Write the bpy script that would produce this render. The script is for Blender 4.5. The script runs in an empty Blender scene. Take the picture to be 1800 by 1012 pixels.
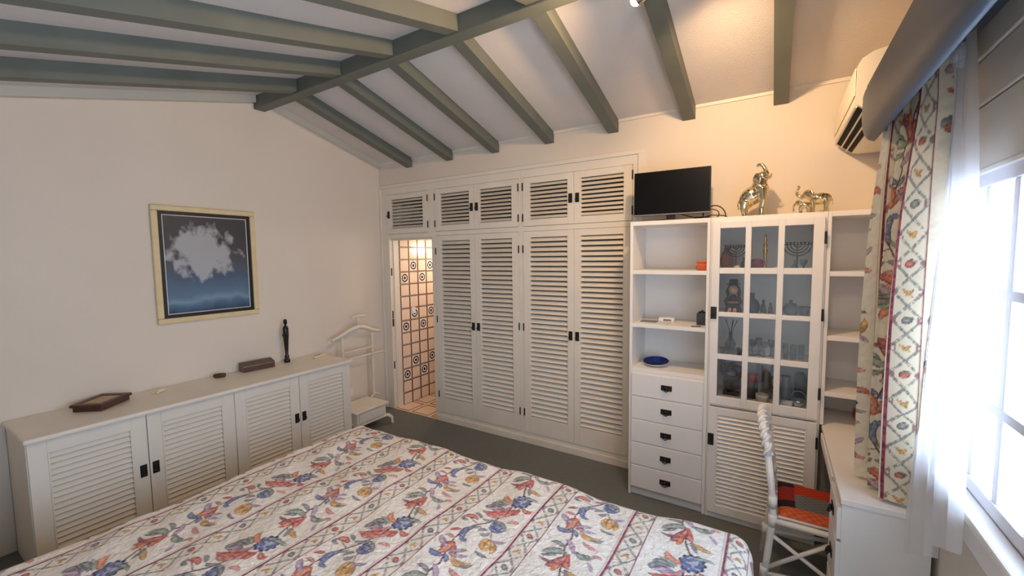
import bpy, bmesh, math, random
import numpy as np
from mathutils import Matrix, Vector
random.seed(5); rng = np.random.default_rng(5)
R = math.radians
scene = bpy.context.scene
COL = scene.collection

# ------------------------------------------------------------------ camera
def cam_matrix(loc, yaw, pitch, roll):
    cy, sy, cp, sp = math.cos(yaw), math.sin(yaw), math.cos(pitch), math.sin(pitch)
    f = Vector((sy*cp, cy*cp, sp)); r = Vector((cy, -sy, 0)); u = r.cross(f)
    cr, sr = math.cos(roll), math.sin(roll)
    r2 = cr*r + sr*u; u2 = -sr*r + cr*u
    m = Matrix((r2, u2, -f)).transposed().to_4x4(); m.translation = loc
    return m
cd = bpy.data.cameras.new('camera'); cam = bpy.data.objects.new('camera', cd); COL.objects.link(cam)
cd.sensor_width = 36; cd.lens = 742.0/1800*36; cd.clip_start = .02
cam.matrix_world = cam_matrix(Vector((3.98927, -3.40579, 1.78136)), R(-32.0583), R(-4.23645), R(-.675465))
scene.camera = cam

# ------------------------------------------------------------------ world, light, exposure
scene.view_settings.view_transform = 'Standard'; scene.view_settings.look = 'None'
scene.view_settings.exposure = 0.56; scene.view_settings.gamma = 1.0
scene.view_settings.use_curve_mapping = False
w = bpy.data.worlds.new('daylight'); scene.world = w; w.use_nodes = True
bg = w.node_tree.nodes['Background']; bg.inputs[0].default_value = (.64, .77, 1.0, 1); bg.inputs[1].default_value = 8.8
WIN_Y0, WIN_Y1, WIN_Z0, WIN_Z1 = -2.66, -1.22, 1.0, 2.03
DR_Y0, DR_Y1 = -3.85, -2.80          # glazed terrace door beside the camera
for (ya_, yb_, za_, zb_) in ((WIN_Y0, WIN_Y1, WIN_Z0, WIN_Z1), (DR_Y0, DR_Y1, .02, WIN_Z1)):
    pl = bpy.data.lights.new('window_portal', 'AREA'); pl.shape = 'RECTANGLE'; pl.size = yb_-ya_; pl.size_y = zb_-za_; pl.cycles.is_portal = True
    po = bpy.data.objects.new('window_portal', pl); COL.objects.link(po)
    po.matrix_world = Matrix.Translation((4.68, (ya_+yb_)/2, (za_+zb_)/2)) @ Matrix(((0, 0, 1), (1, 0, 0), (0, 1, 0))).to_4x4()
LAMP_W = 34.0          # each beam spotlight
BATH_W = 6.0

# ------------------------------------------------------------------ materials
def new_mat(name):
    m = bpy.data.materials.new(name); m.use_nodes = True
    nt = m.node_tree; return m, nt, nt.nodes['Principled BSDF']
def lin(c): return tuple(((v/255)/12.92 if v/255 <= .04045 else ((v/255+.055)/1.055)**2.4) for v in c)
def mat(name, rgb, rough=.5, var=.06, vscale=8, bump=0, bscale=60, metal=0, spec=.5, coat=0):
    m, nt, b = new_mat(name); L = nt.links; c = lin(rgb)
    b.inputs['Roughness'].default_value = rough; b.inputs['Metallic'].default_value = metal
    b.inputs['Specular IOR Level'].default_value = spec; b.inputs['Coat Weight'].default_value = coat
    tc = nt.nodes.new('ShaderNodeTexCoord')
    n = nt.nodes.new('ShaderNodeTexNoise'); n.inputs['Scale'].default_value = vscale; n.inputs['Detail'].default_value = 3
    L.new(tc.outputs['Object'], n.inputs['Vector'])
    r = nt.nodes.new('ShaderNodeValToRGB'); L.new(n.outputs['Fac'], r.inputs[0])
    r.color_ramp.elements[0].position = .3; r.color_ramp.elements[1].position = .7
    r.color_ramp.elements[0].color = (*[v*(1-var) for v in c], 1); r.color_ramp.elements[1].color = (*[min(1, v*(1+var)) for v in c], 1)
    L.new(r.outputs[0], b.inputs['Base Color'])
    if bump:
        n2 = nt.nodes.new('ShaderNodeTexNoise'); n2.inputs['Scale'].default_value = bscale; n2.inputs['Detail'].default_value = 4
        L.new(tc.outputs['Object'], n2.inputs['Vector'])
        bp = nt.nodes.new('ShaderNodeBump'); bp.inputs['Strength'].default_value = bump; bp.inputs['Distance'].default_value = .01
        L.new(n2.outputs['Fac'], bp.inputs['Height']); L.new(bp.outputs[0], b.inputs['Normal'])
    return m
M = {}
M['wall'] = mat('wall_plaster', (226, 216, 202), .9, .03, 1.2, .12, 160, spec=.1)
M['ceiling'] = mat('ceiling_plaster', (222, 214, 206), .95, .03, 3, .35, 140, spec=.05)
M['trim'] = mat('painted_trim', (216, 207, 188), .6, .03, 3)
M['paint'] = mat('cream_paint', (231, 224, 211), .42, .03, 5, .03, 40)
M['paint2'] = mat('white_paint', (236, 232, 226), .4, .02, 5)
M['sash'] = mat('window_sash_paint', (214, 210, 214), .5, .04, 6)
M['beam'] = mat('grey_green_paint', (104, 108, 99), .55, .08, 4, .08, 30)
M['carpet'] = mat('grey_carpet', (116, 118, 114), 1, .05, 25, .2, 500, spec=.05)
M['black'] = mat('black_iron', (22, 20, 20), .45, .2, 40)
M['dark'] = mat('dark_void', (26, 24, 22), .9, .1)
M['inside'] = mat('cupboard_inside', (150, 140, 122), .8, .05)
M['pelmet'] = mat('blue_grey_pelmet', (64, 78, 94), .42, .05, 4)
M['acwhite'] = mat('aircon_plastic', (236, 226, 206), .4, .02)
M['frame_gold'] = mat('cream_frame', (222, 203, 158), .5, .06, 12, .1, 40)
M['wood'] = mat('dark_wood', (74, 44, 32), .4, .25, 20)
M['wood2'] = mat('walnut', (88, 66, 60), .35, .2, 18)
M['ebony'] = mat('ebony', (16, 14, 15), .3, .2, 12)
M['white'] = mat('white_glaze', (238, 236, 232), .3, .02)
M['paper'] = mat('paper', (214, 214, 218), .7, .05, 20)
M['blueplate'] = mat('blue_glaze', (38, 58, 142), .55, .4, 26, spec=.15)
M['orange'] = mat('orange_lacquer', (196, 92, 44), .4, .2, 30)
M['red'] = mat('red_tin', (170, 34, 30), .35, .1)
M['maroon'] = mat('maroon_glaze', (112, 22, 44), .18, .1)
M['terracotta'] = mat('terracotta', (160, 88, 62), .7, .1)
M['bronze'] = mat('aged_bronze', (84, 80, 62), .45, .2, 30, metal=.6)
M['brass'] = mat('brass', (222, 180, 92), .2, .1, 20, metal=1)
M['silver'] = mat('silver', (206, 206, 204), .15, .05, 20, metal=1)
M['gilt'] = mat('gilt_silver', (222, 208, 172), .1, .18, 30, metal=1)
M['skin'] = mat('doll_skin', (214, 164, 134), .6, .03)
M['fabric_dark'] = mat('dark_cloth', (42, 38, 40), .9, .3, 40)
M['slate'] = mat('slate_glaze', (52, 58, 70), .3, .3, 14)
M['screen'] = mat('tv_screen', (5, 5, 7), .3, .1, spec=.25)
M['grey'] = mat('grey_plastic', (120, 118, 116), .4, .05)
M['rattan'] = mat('white_rattan', (236, 231, 222), .5, .04, 30, .1, 200)
M['bathwall'] = mat('tile_grout', (236, 222, 206), .8, .04)
M['felt'] = mat('beige_felt', (190, 166, 140), .9, .06)
M['ivory'] = mat('ivory', (238, 222, 190), .4, .04)
M['candle'] = mat('pale_stone', (226, 214, 196), .5, .05)

def glass_mat(name, tint=(1, 1, 1), refl=1.0, rough=.0):
    m = bpy.data.materials.new(name); m.use_nodes = True; nt = m.node_tree; nt.nodes.clear(); L = nt.links
    o = nt.nodes.new('ShaderNodeOutputMaterial'); t = nt.nodes.new('ShaderNodeBsdfTransparent'); t.inputs[0].default_value = (*tint, 1)
    g = nt.nodes.new('ShaderNodeBsdfGlossy'); g.inputs['Roughness'].default_value = rough
    lw = nt.nodes.new('ShaderNodeLayerWeight'); lw.inputs[0].default_value = .5
    f = nt.nodes.new('ShaderNodeMath'); f.operation = 'POWER'; f.inputs[1].default_value = 4.0; L.new(lw.outputs['Facing'], f.inputs[0])
    mu = nt.nodes.new('ShaderNodeMath'); mu.operation = 'MULTIPLY_ADD'; mu.inputs[1].default_value = .5*refl; mu.inputs[2].default_value = .045*refl; mu.use_clamp = True
    mx = nt.nodes.new('ShaderNodeMixShader'); L.new(f.outputs[0], mu.inputs[0]); L.new(mu.outputs[0], mx.inputs[0])
    L.new(t.outputs[0], mx.inputs[1]); L.new(g.outputs[0], mx.inputs[2]); L.new(mx.outputs[0], o.inputs[0]); return m
M['glass'] = glass_mat('clear_glass', (.93, .95, .95))
M['cabglass'] = glass_mat('cabinet_glass', (.90, .92, .93), 1.1)
M['crystal'] = glass_mat('crystal', (.74, .77, .78), 3.0, .03)

def emit_mat(name, rgb, s):
    m, nt, b = new_mat(name); b.inputs['Emission Color'].default_value = (*lin(rgb), 1); b.inputs['Emission Strength'].default_value = s; return m
M['bulb'] = emit_mat('lamp_bulb', (255, 214, 150), 8)

def sheer_mat():
    m = bpy.data.materials.new('sheer_voile'); m.use_nodes = True; nt = m.node_tree; nt.nodes.clear(); L = nt.links
    o = nt.nodes.new('ShaderNodeOutputMaterial')
    tr = nt.nodes.new('ShaderNodeBsdfTransparent'); tl = nt.nodes.new('ShaderNodeBsdfTranslucent'); df = nt.nodes.new('ShaderNodeBsdfDiffuse')
    for n in (tl, df): n.inputs[0].default_value = (.93, .94, .97, 1)
    a = nt.nodes.new('ShaderNodeMixShader'); a.inputs[0].default_value = .5; L.new(tl.outputs[0], a.inputs[1]); L.new(df.outputs[0], a.inputs[2])
    tc = nt.nodes.new('ShaderNodeTexCoord'); wv = nt.nodes.new('ShaderNodeTexWave'); wv.bands_direction = 'Z'; wv.inputs['Scale'].default_value = 260
    L.new(tc.outputs['Object'], wv.inputs['Vector'])
    mr = nt.nodes.new('ShaderNodeMapRange'); mr.inputs[3].default_value = .60; mr.inputs[4].default_value = .74; L.new(wv.outputs['Fac'], mr.inputs[0])
    b = nt.nodes.new('ShaderNodeMixShader'); L.new(mr.outputs[0], b.inputs[0]); L.new(tr.outputs[0], b.inputs[1]); L.new(a.outputs[0], b.inputs[2])
    L.new(b.outputs[0], o.inputs[0]); return m
M['sheer'] = sheer_mat()

def print_mat(name, rough=.85, bump=.25, bscale=45, transl=0):
    m, nt, b = new_mat(name); L = nt.links; b.inputs['Roughness'].default_value = rough; b.inputs['Specular IOR Level'].default_value = .15
    a = nt.nodes.new('ShaderNodeAttribute'); a.attribute_name = 'Col'
    L.new(a.outputs['Color'], b.inputs['Base Color'])
    tc = nt.nodes.new('ShaderNodeTexCoord'); n2 = nt.nodes.new('ShaderNodeTexNoise'); n2.inputs['Scale'].default_value = bscale; n2.inputs['Detail'].default_value = 3
    n2.inputs['Distortion'].default_value = .6
    L.new(tc.outputs['Object'], n2.inputs['Vector'])
    bp = nt.nodes.new('ShaderNodeBump'); bp.inputs['Strength'].default_value = bump; bp.inputs['Distance'].default_value = .012
    L.new(n2.outputs['Fac'], bp.inputs['Height']); L.new(bp.outputs[0], b.inputs['Normal']); return m
M['bedprint'] = print_mat('floral_bedspread', .75, .8, 38)
M['curtprint'] = print_mat('floral_curtain', .9, .12, 120)
M['seatprint'] = print_mat('patchwork_cushion', .95, .3, 120)

def tile_mat(name, base, line, inset, wdt, rings=False):
    """glazed tile: printed line inside its edge (UV of the tile face), optional bullseye print"""
    m, nt, b = new_mat(name); L = nt.links; b.inputs['Roughness'].default_value = .22
    at = nt.nodes.new('ShaderNodeTexCoord'); sx = nt.nodes.new('ShaderNodeSeparateXYZ'); L.new(at.outputs['UV'], sx.inputs[0])
    def mth(op, a, bb=None):
        n = nt.nodes.new('ShaderNodeMath'); n.operation = op
        for i, v in enumerate((a, bb)):
            if v is None: continue
            if isinstance(v, (int, float)): n.inputs[i].default_value = v
            else: L.new(v, n.inputs[i])
        return n.outputs[0]
    ax = mth('ABSOLUTE', mth('SUBTRACT', sx.outputs[0], .5)); ay = mth('ABSOLUTE', mth('SUBTRACT', sx.outputs[1], .5))
    mx = mth('MAXIMUM', ax, ay)
    ln = mth('MULTIPLY', mth('GREATER_THAN', mx, .5-inset-wdt), mth('LESS_THAN', mx, .5-inset))
    mix = nt.nodes.new('ShaderNodeMix'); mix.data_type = 'RGBA'; mix.inputs[6].default_value = (*lin(base), 1); mix.inputs[7].default_value = (*lin(line), 1)
    L.new(ln, mix.inputs[0]); out = mix.outputs[2]
    if rings:
        d = mth('SQRT', mth('ADD', mth('MULTIPLY', ax, ax), mth('MULTIPLY', ay, ay)))
        navy = mth('ADD', mth('MULTIPLY', mth('GREATER_THAN', d, .23), mth('LESS_THAN', d, .34)), mth('LESS_THAN', d, .13))
        wh = mth('LESS_THAN', d, .34)
        m1 = nt.nodes.new('ShaderNodeMix'); m1.data_type = 'RGBA'; L.new(out, m1.inputs[6]); m1.inputs[7].default_value = (*lin((240, 238, 232)), 1); L.new(wh, m1.inputs[0])
        m2 = nt.nodes.new('ShaderNodeMix'); m2.data_type = 'RGBA'; L.new(m1.outputs[2], m2.inputs[6]); m2.inputs[7].default_value = (*lin((30, 34, 62)), 1); L.new(navy, m2.inputs[0])
        out = m2.outputs[2]
    L.new(out, b.inputs['Base Color']); return m
M['tile'] = tile_mat('cream_tile', (238, 216, 194), (104, 66, 52), .0, .05)
M['tilering'] = tile_mat('bullseye_tile', (238, 218, 198), (104, 66, 52), .0, .05, True)
M['floortile'] = tile_mat('floor_tile', (236, 206, 176), (88, 56, 44), .07, .045)

# ------------------------------------------------------------------ object helpers
WM = {}
def link(name, me, m=None, parent=None, mw=None):
    mw = mw or Matrix.Identity(4)
    o = bpy.data.objects.new(name, me); COL.objects.link(o)
    if me is not None and m is not None and len(me.materials) == 0: me.materials.append(M[m])
    if parent is not None:
        o.parent = parent; o.matrix_parent_inverse = WM[parent.name].inverted()
    o.matrix_basis = mw; WM[o.name] = mw.copy()
    return o
def tag(o, label=None, cat=None, group=None, kind=None):
    if label: o['label'] = label
    if cat: o['category'] = cat
    if group: o['group'] = group
    if kind: o['kind'] = kind
    if o.name.split('.')[0] in ('drinking_glass', 'wine_glass'): o['group'] = 'crystal glasses behind the glass door'
    return o
def thing(name, label, cat, loc, group=None):
    o = bpy.data.objects.new(name, None); COL.objects.link(o); o.empty_display_size = .05
    mw = Matrix.Translation(loc); o.matrix_basis = mw; WM[o.name] = mw
    return tag(o, label, cat, group)

class MB:
    def __init__(s): s.v = []; s.f = []; s.sm = []
    def add(s, vs, fs, smooth=False):
        n = len(s.v); s.v += [tuple(p) for p in vs]; s.f += [tuple(i+n for i in f) for f in fs]; s.sm += [smooth]*len(fs); return s
    def box(s, x0, x1, y0, y1, z0, z1, bev=0, mw=None):
        x0, x1 = min(x0, x1), max(x0, x1); y0, y1 = min(y0, y1), max(y0, y1); z0, z1 = min(z0, z1), max(z0, z1)
        if bev <= 0:
            vs = [(x, y, z) for z in (z0, z1) for y in (y0, y1) for x in (x0, x1)]
            fs = [(0, 2, 3, 1), (4, 5, 7, 6), (0, 1, 5, 4), (2, 6, 7, 3), (0, 4, 6, 2), (1, 3, 7, 5)]
        else:
            bm = bmesh.new(); bmesh.ops.create_cube(bm, size=1)
            for v in bm.verts: v.co = ((x0+x1)/2+v.co.x*(x1-x0), (y0+y1)/2+v.co.y*(y1-y0), (z0+z1)/2+v.co.z*(z1-z0))
            bmesh.ops.bevel(bm, geom=bm.edges[:], offset=min(bev, .45*min(x1-x0, y1-y0, z1-z0)), segments=2, profile=.5, affect='EDGES')
            bm.verts.index_update(); vs = [v.co[:] for v in bm.verts]; fs = [[v.index for v in f.verts] for f in bm.faces]; bm.free()
        if mw is not None: vs = [mw @ Vector(p) for p in vs]
        return s.add(vs, fs)
    def prism(s, poly, a, b, axis='x'):
        """extrude a 2-D polygon along an axis from a to b"""
        n = len(poly)
        def P(p, t): return {'x': (t, p[0], p[1]), 'y': (p[0], t, p[1]), 'z': (p[0], p[1], t)}[axis]
        vs = [P(p, a) for p in poly]+[P(p, b) for p in poly]
        area = sum(poly[i][0]*poly[(i+1) % n][1]-poly[(i+1) % n][0]*poly[i][1] for i in range(n))
        fs = [tuple(range(n))[::-1], tuple(range(n, 2*n))]+[(i, (i+1) % n, n+(i+1) % n, n+i) for i in range(n)]
        flip = (area < 0) != (axis == 'y')
        if (b < a): flip = not flip
        if flip: fs = [f[::-1] for f in fs]
        return s.add(vs, fs)
    def lathe(s, prof, c=(0, 0, 0), n=20, mw=None):
        vs = []; fs = []; m = len(prof)
        for i in range(n):
            a = 2*math.pi*i/n
            vs += [(c[0]+r*math.cos(a), c[1]+r*math.sin(a), c[2]+z) for r, z in prof]
        for i in range(n):
            j = (i+1) % n
            fs += [(i*m+k, j*m+k, j*m+k+1, i*m+k+1) for k in range(m-1)]
        if prof[0][0] > 1e-6: fs.append(tuple(i*m for i in range(n))[::-1])
        if prof[-1][0] > 1e-6: fs.append(tuple(i*m+m-1 for i in range(n)))
        if mw is not None: vs = [mw @ Vector(p) for p in vs]
        return s.add(vs, fs, True)
    def tube(s, pts, r, n=8, closed=False):
        pts = [Vector(p) for p in pts]; m = len(pts)
        rr = r if isinstance(r, (list, tuple)) else [r]*m
        vs = []; fs = []; up = None
        for i, p in enumerate(pts):
            if closed: t = pts[(i+1) % m]-pts[i-1]
            else: t = pts[min(i+1, m-1)]-pts[max(i-1, 0)]
            t.normalize()
            if up is None: up = t.orthogonal().normalized()
            up = (up-t*up.dot(t));
            if up.length < 1e-6: up = t.orthogonal()
            up.normalize(); b = t.cross(up)
            for k in range(n):
                a = 2*math.pi*k/n; vs.append(p+(up*math.cos(a)+b*math.sin(a))*rr[i])
        for i in range(m if closed else m-1):
            j = (i+1) % m
            for k in range(n): fs.append((i*n+k, i*n+(k+1) % n, j*n+(k+1) % n, j*n+k))
        if not closed: fs += [tuple(range(n))[::-1], tuple(range((m-1)*n, m*n))]
        return s.add(vs, fs, True)
    def ball(s, c, r, n=12, mw=None):
        r = r if isinstance(r, (tuple, list)) else (r, r, r); k = n//2; vs = [(0, 0, -1)]; fs = []
        for i in range(1, k):
            ph = -math.pi/2+math.pi*i/k
            vs += [(math.cos(ph)*math.cos(2*math.pi*j/n), math.cos(ph)*math.sin(2*math.pi*j/n), math.sin(ph)) for j in range(n)]
        vs.append((0, 0, 1)); top = len(vs)-1
        for j in range(n):
            fs.append((0, 1+(j+1) % n, 1+j)); fs.append((top, 1+(k-2)*n+j, 1+(k-2)*n+(j+1) % n))
            for i in range(k-2): fs.append((1+i*n+j, 1+i*n+(j+1) % n, 1+(i+1)*n+(j+1) % n, 1+(i+1)*n+j))
        vs = [Vector((p[0]*r[0], p[1]*r[1], p[2]*r[2])) for p in vs]
        if mw is not None: vs = [mw @ p for p in vs]
        return s.add([p+Vector(c) for p in vs], fs, True)
    def mesh(s, name='mesh'):
        me = bpy.data.meshes.new(name); me.from_pydata([tuple(p) for p in s.v], [], s.f)
        me.polygons.foreach_set('use_smooth', s.sm); me.update(); return me
    def obj(s, name, m, parent=None, mw=None): return link(name, s.mesh(name), m, parent, mw)
def bx(*a, **k): return MB().box(*a, **k)
def struct(o): o['kind'] = 'structure'; return o
ORD = ['first', 'second', 'third', 'fourth', 'fifth', 'sixth', 'seventh', 'eighth']

# ------------------------------------------------------------------ room constants
XL, XR = .05, 4.55
YF = -3.95            # wall behind the camera
RY = -1.32; ZE, ZA = 2.862, 3.222   # eave height at back wall, apex
def ceil_z(y): return ZE+(ZA-ZE)*(y/RY) if y > RY else ZA-.268*(RY-y)
# ------------------------------------------------------------------ setting
struct(bx(XL-.1, XR+.15, YF-.1, .0, -.06, 0).obj('floor', 'carpet'))
gable = [(YF-.1, 0), (.1, 0), (.1, ceil_z(.1)+.02), (RY, ZA+.02), (YF-.1, ceil_z(YF-.1)+.02)]
struct(MB().prism(gable, XL-.12, XL, 'x').obj('wall_left', 'wall'))
mb = MB()
mb.prism([(.1, 2.02), (.1, ceil_z(.1)+.02), (RY, ZA+.02), (YF-.1, ceil_z(YF-.1)+.02), (YF-.1, WIN_Z1), (WIN_Y0, WIN_Z1), (WIN_Y1, WIN_Z1), (.1, WIN_Z1)][1:], XR, XR+.15, 'x')
mb.box(XR, XR+.15, DR_Y1, .1, 0, WIN_Z0-.02)
mb.box(XR, XR+.15, WIN_Y1, .1, WIN_Z0-.02, WIN_Z1); mb.box(XR, XR+.15, DR_Y1, WIN_Y0, WIN_Z0-.02, WIN_Z1); mb.box(XR, XR+.15, YF-.1, DR_Y0, 0, WIN_Z1)
struct(mb.obj('wall_right', 'wall'))
mb = MB(); mb.box(XL, XR, 0, .1, 2.605, 2.93); mb.box(3.045, XR, 0, .1, 0, 2.605)
struct(mb.obj('wall_back', 'wall'))
struct(bx(XL, XR, YF-.1, YF, 0, 2.75).obj('wall_front', 'wall'))
cl = MB()
for ya, yb in ((.12, RY), (RY, YF-.12)):
    za, zb = ceil_z(ya), ceil_z(yb)
    cl.add([(x, y, z+d) for d in (0, .08) for (y, z) in ((ya, za), (yb, zb)) for x in (XL-.1, XR+.15)],
           [(0, 2, 3, 1), (4, 5, 7, 6), (0, 1, 5, 4), (2, 6, 7, 3), (0, 4, 6, 2), (1, 3, 7, 5)])
struct(cl.obj('ceiling', 'ceiling'))
# cornice boards along the gable and a thin bead over the back wall
def sloped(ya, yb, x0, x1, drop0, drop1):
    m_ = MB(); za, zb = ceil_z(ya), ceil_z(yb)
    m_.add([(x, y, z-d) for d in (drop1, drop0) for (y, z) in ((ya, za), (yb, zb)) for x in (x0, x1)],
           [(0, 1, 3, 2), (4, 6, 7, 5), (0, 4, 5, 1), (2, 3, 7, 6), (0, 2, 6, 4), (1, 5, 7, 3)]); return m_
struct(sloped(0, RY+.05, XL, XL+.055, -.01, .05).obj('trim_1', 'trim'))
struct(sloped(RY-.05, YF, XL, XL+.06, -.01, .06).obj('trim_2', 'trim'))
struct(bx(XL, XR, -.012, 0, ZE-.018, ZE+.01).obj('trim_3', 'paint'))

# beams
tag(bx(XL+.004, XR-.02, -1.365, -1.27, 3.10, 3.245, bev=.006).obj('ridge_beam', 'beam'),
    'long grey-green ridge beam crossing the room under the ceiling peak', 'beam')
W = .085
for i, xc in enumerate((.552, 1.125, 1.692, 2.267, 2.842, 3.415, 3.985)):
    o = sloped(-.004, -1.268, xc-W/2, xc+W/2, -.01, .094).obj('rafter', 'beam')
    tag(o, f'grey-green rafter sloping down to the wardrobe wall, {ORD[i]} from the dove-picture wall'.replace('dove-picture', 'left'), 'beam', 'rafters above the wardrobe side')
for i, xc in enumerate((.672, 1.222, 1.767, 2.315, 2.865, 3.415, 3.965)):
    o = sloped(-1.367, YF+.004, xc-W/2, xc+W/2, -.01, .098).obj('rafter', 'beam')
    tag(o, f'grey-green rafter on the bed side of the ridge beam, {ORD[i]} from the left wall', 'beam', 'rafters above the bed side')

# ------------------------------------------------------------------ window
wn = struct(thing('window_1', None, None, (XR, (WIN_Y0+WIN_Y1)/2, WIN_Z0)))
ft = .045; NP = 7
f = MB()
f.box(XR-.005, XR+.075, WIN_Y0, WIN_Y1, WIN_Z1-ft, WIN_Z1, bev=.004); f.box(XR-.005, XR+.075, WIN_Y0, WIN_Y1, WIN_Z0, WIN_Z0+ft, bev=.004)
f.box(XR-.005, XR+.075, WIN_Y0, WIN_Y0+ft, WIN_Z0, WIN_Z1, bev=.004); f.box(XR-.005, XR+.075, WIN_Y1-ft, WIN_Y1, WIN_Z0, WIN_Z1, bev=.004)
f.obj('window_frame', 'sash', wn)
pitch = (WIN_Y1-WIN_Y0-2*ft)/NP
vm = MB(); vm.box(XR, XR+.026, -.017, .017, WIN_Z0+ft, WIN_Z1-ft, bev=.004); vm.box(XR+.026, XR+.048, -.011, .011, WIN_Z0+ft, WIN_Z1-ft)
vme = vm.mesh('muntin')
for k in range(1, NP): link('muntin', vme, 'sash', wn, Matrix.Translation((0, WIN_Y0+ft+k*pitch, 0)))
zl = [WIN_Z0+ft, 1.312, 1.655, WIN_Z1-ft]
for z in zl[1:3]:
    h = MB(); h.box(XR-.002, XR+.024, WIN_Y0+ft, WIN_Y1-ft, z-.015, z+.015, bev=.004); h.box(XR+.024, XR+.04, WIN_Y0+ft, WIN_Y1-ft, z-.009, z+.009)
    h.obj('muntin', 'sash', wn)
for r_ in range(3):
    pm = bx(XR+.034, XR+.037, -pitch/2+.006, pitch/2-.006, zl[r_]+.006, zl[r_+1]-.006).mesh('pane')
    for k in range(NP): link('pane', pm, 'glass', wn, Matrix.Translation((0, WIN_Y0+ft+(k+.5)*pitch, 0)))
sl = MB(); sl.box(XR-.06, XR-.001, WIN_Y0-.03, WIN_Y1-.12, WIN_Z0-.03, WIN_Z0, bev=.008); sl.box(XR-.028, XR-.001, WIN_Y0-.03, WIN_Y1-.12, WIN_Z0-.14, WIN_Z0-.03, bev=.004)
sl.obj('window_sill', 'paint2', wn)
struct(bx(XR, XR+.25, WIN_Y0, WIN_Y1, WIN_Z0-.06, WIN_Z0-.0005).obj('trim_9', 'paint2'))
dn = struct(thing('door_2', None, None, (XR, (DR_Y0+DR_Y1)/2, 0)))
f = MB(); f.box(XR, XR+.05, DR_Y0, DR_Y0+.09, .005, WIN_Z1, bev=.003); f.box(XR, XR+.05, DR_Y1-.09, DR_Y1, .005, WIN_Z1, bev=.003); f.box(XR, XR+.05, DR_Y0+.09, DR_Y1-.09, .005, .22, bev=.003); f.box(XR, XR+.05, DR_Y0+.09, DR_Y1-.09, WIN_Z1-.09, WIN_Z1, bev=.003)
for k in range(1, 4): f.box(XR+.01, XR+.045, DR_Y0+.09, DR_Y1-.09, .22+k*.43-.014, .22+k*.43+.014)
f.box(XR+.01, XR+.045, (DR_Y0+DR_Y1)/2-.014, (DR_Y0+DR_Y1)/2+.014, .22, WIN_Z1-.09)
f.obj('door_leaf', 'sash', dn)
for k in range(4):
    for (ya_, yb_) in ((DR_Y0+.09, (DR_Y0+DR_Y1)/2-.014), ((DR_Y0+DR_Y1)/2+.014, DR_Y1-.09)): bx(XR+.026, XR+.029, ya_+.001, yb_-.001, .222+k*.43+.013, .22+(k+1)*.43-.016 if k < 3 else WIN_Z1-.091).obj('pane', 'glass', dn)
# panelled shutter box above the window
struct(bx(XR-.012, XR-.0005, YF+.01, WIN_Y1+.12, WIN_Z1+.012, 2.245, bev=.004).obj('trim_4', 'paint'))
struct(bx(XR-.016, XR-.0005, YF+.01, WIN_Y1+.12, 2.250, 2.395, bev=.004).obj('trim_5', 'paint'))
struct(bx(XR-.024, XR-.0005, YF+.01, WIN_Y1+.12, 2.400, 2.52, bev=.004).obj('trim_6', 'paint'))
struct(bx(XR-.02, XR-.0005, YF+.01, WIN_Y1+.02, WIN_Z1-.005, WIN_Z1+.01, bev=.002).obj('trim_7', 'paint2'))

# ------------------------------------------------------------------ handles, louvred doors
def handle_mesh():
    m_ = MB(); m_.box(-.018, .018, -.004, 0, -.04, .04, bev=.0015); m_.box(-.010, .010, -.009, -.004, -.012, .022, bev=.002)
    m_.tube([(-.011, -.011, -.004), (-.011, -.018, -.016), (0, -.02, -.024), (.011, -.018, -.016), (.011, -.011, -.004)], .0035, 6); return m_.mesh('handle')
HM = handle_mesh()
def dhandle_mesh():
    m_ = MB(); m_.box(-.037, .037, -.004, 0, -.019, .019, bev=.0015); m_.ball((0, -.011, 0), (.012, .008, .012), 10)
    m_.tube([(-.018, -.006, .004), (-.02, -.016, -.012), (0, -.02, -.022), (.02, -.016, -.012), (.018, -.006, .004)], .0038, 6); return m_.mesh('handle')
DHM = dhandle_mesh()
HGM = bx(-.006, .006, -.006, 0, -.036, .036, bev=.002).mesh('hinge')
SLATS = {}
def slat_mesh(wd, depth):
    k = (round(wd, 3), depth)
    if k not in SLATS: SLATS[k] = bx(-wd/2, wd/2, -depth/2, depth/2, -.0035, .0035).mesh('slat')
    return SLATS[k]
def louvre_door(parent, x0, x1, z0, z1, mw, stile=(.06, .06), rails=(.12, .06), pitch=.045, hand=None, hz=None, hinge=(), tilt=44, thick=.030, m='paint', depth=.042, yf=-.006):
    """local frame: front faces -Y"""
    d = MB(); a, b = x0+stile[0], x1-stile[1]; za, zb = z0+rails[0], z1-rails[1]; y0, y1 = yf, yf+thick
    d.box(x0, a, y0, y1, z0, z1, bev=.002); d.box(b, x1, y0, y1, z0, z1, bev=.002)
    d.box(a, b, y0, y1, z0, za, bev=.002); d.box(a, b, y0, y1, zb, z1, bev=.002)
    # thin stop bead round the louvre opening
    for q in ((a, a+.007, za, zb), (b-.007, b, za, zb)): d.box(q[0], q[1], y0-.002, y1, q[2], q[3])
    o = d.obj('door', m, parent, mw)
    n = max(1, int(round((zb-za)/pitch))); p = (zb-za)/n
    sm = slat_mesh(b-a-.012, depth)
    for k in range(n):
        mm = mw @ Matrix.Translation(((a+b)/2, y0+thick*.5+.001, za+(k+.5)*p)) @ Matrix.Rotation(R(tilt), 4, 'X')
        link('slat', sm, m, o, mm)
    if hand is not None:
        hx = x0+.03 if hand == 'L' else x1-.03
        link('handle', HM, 'black', o, mw @ Matrix.Translation((hx, y0, hz)))
    for (side, z) in hinge:
        link('hinge', HGM, 'black', o, mw @ Matrix.Translation((x0-.002 if side == 'L' else x1+.002, y0+.002, z)))
    return o
I4 = Matrix.Identity(4)

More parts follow.
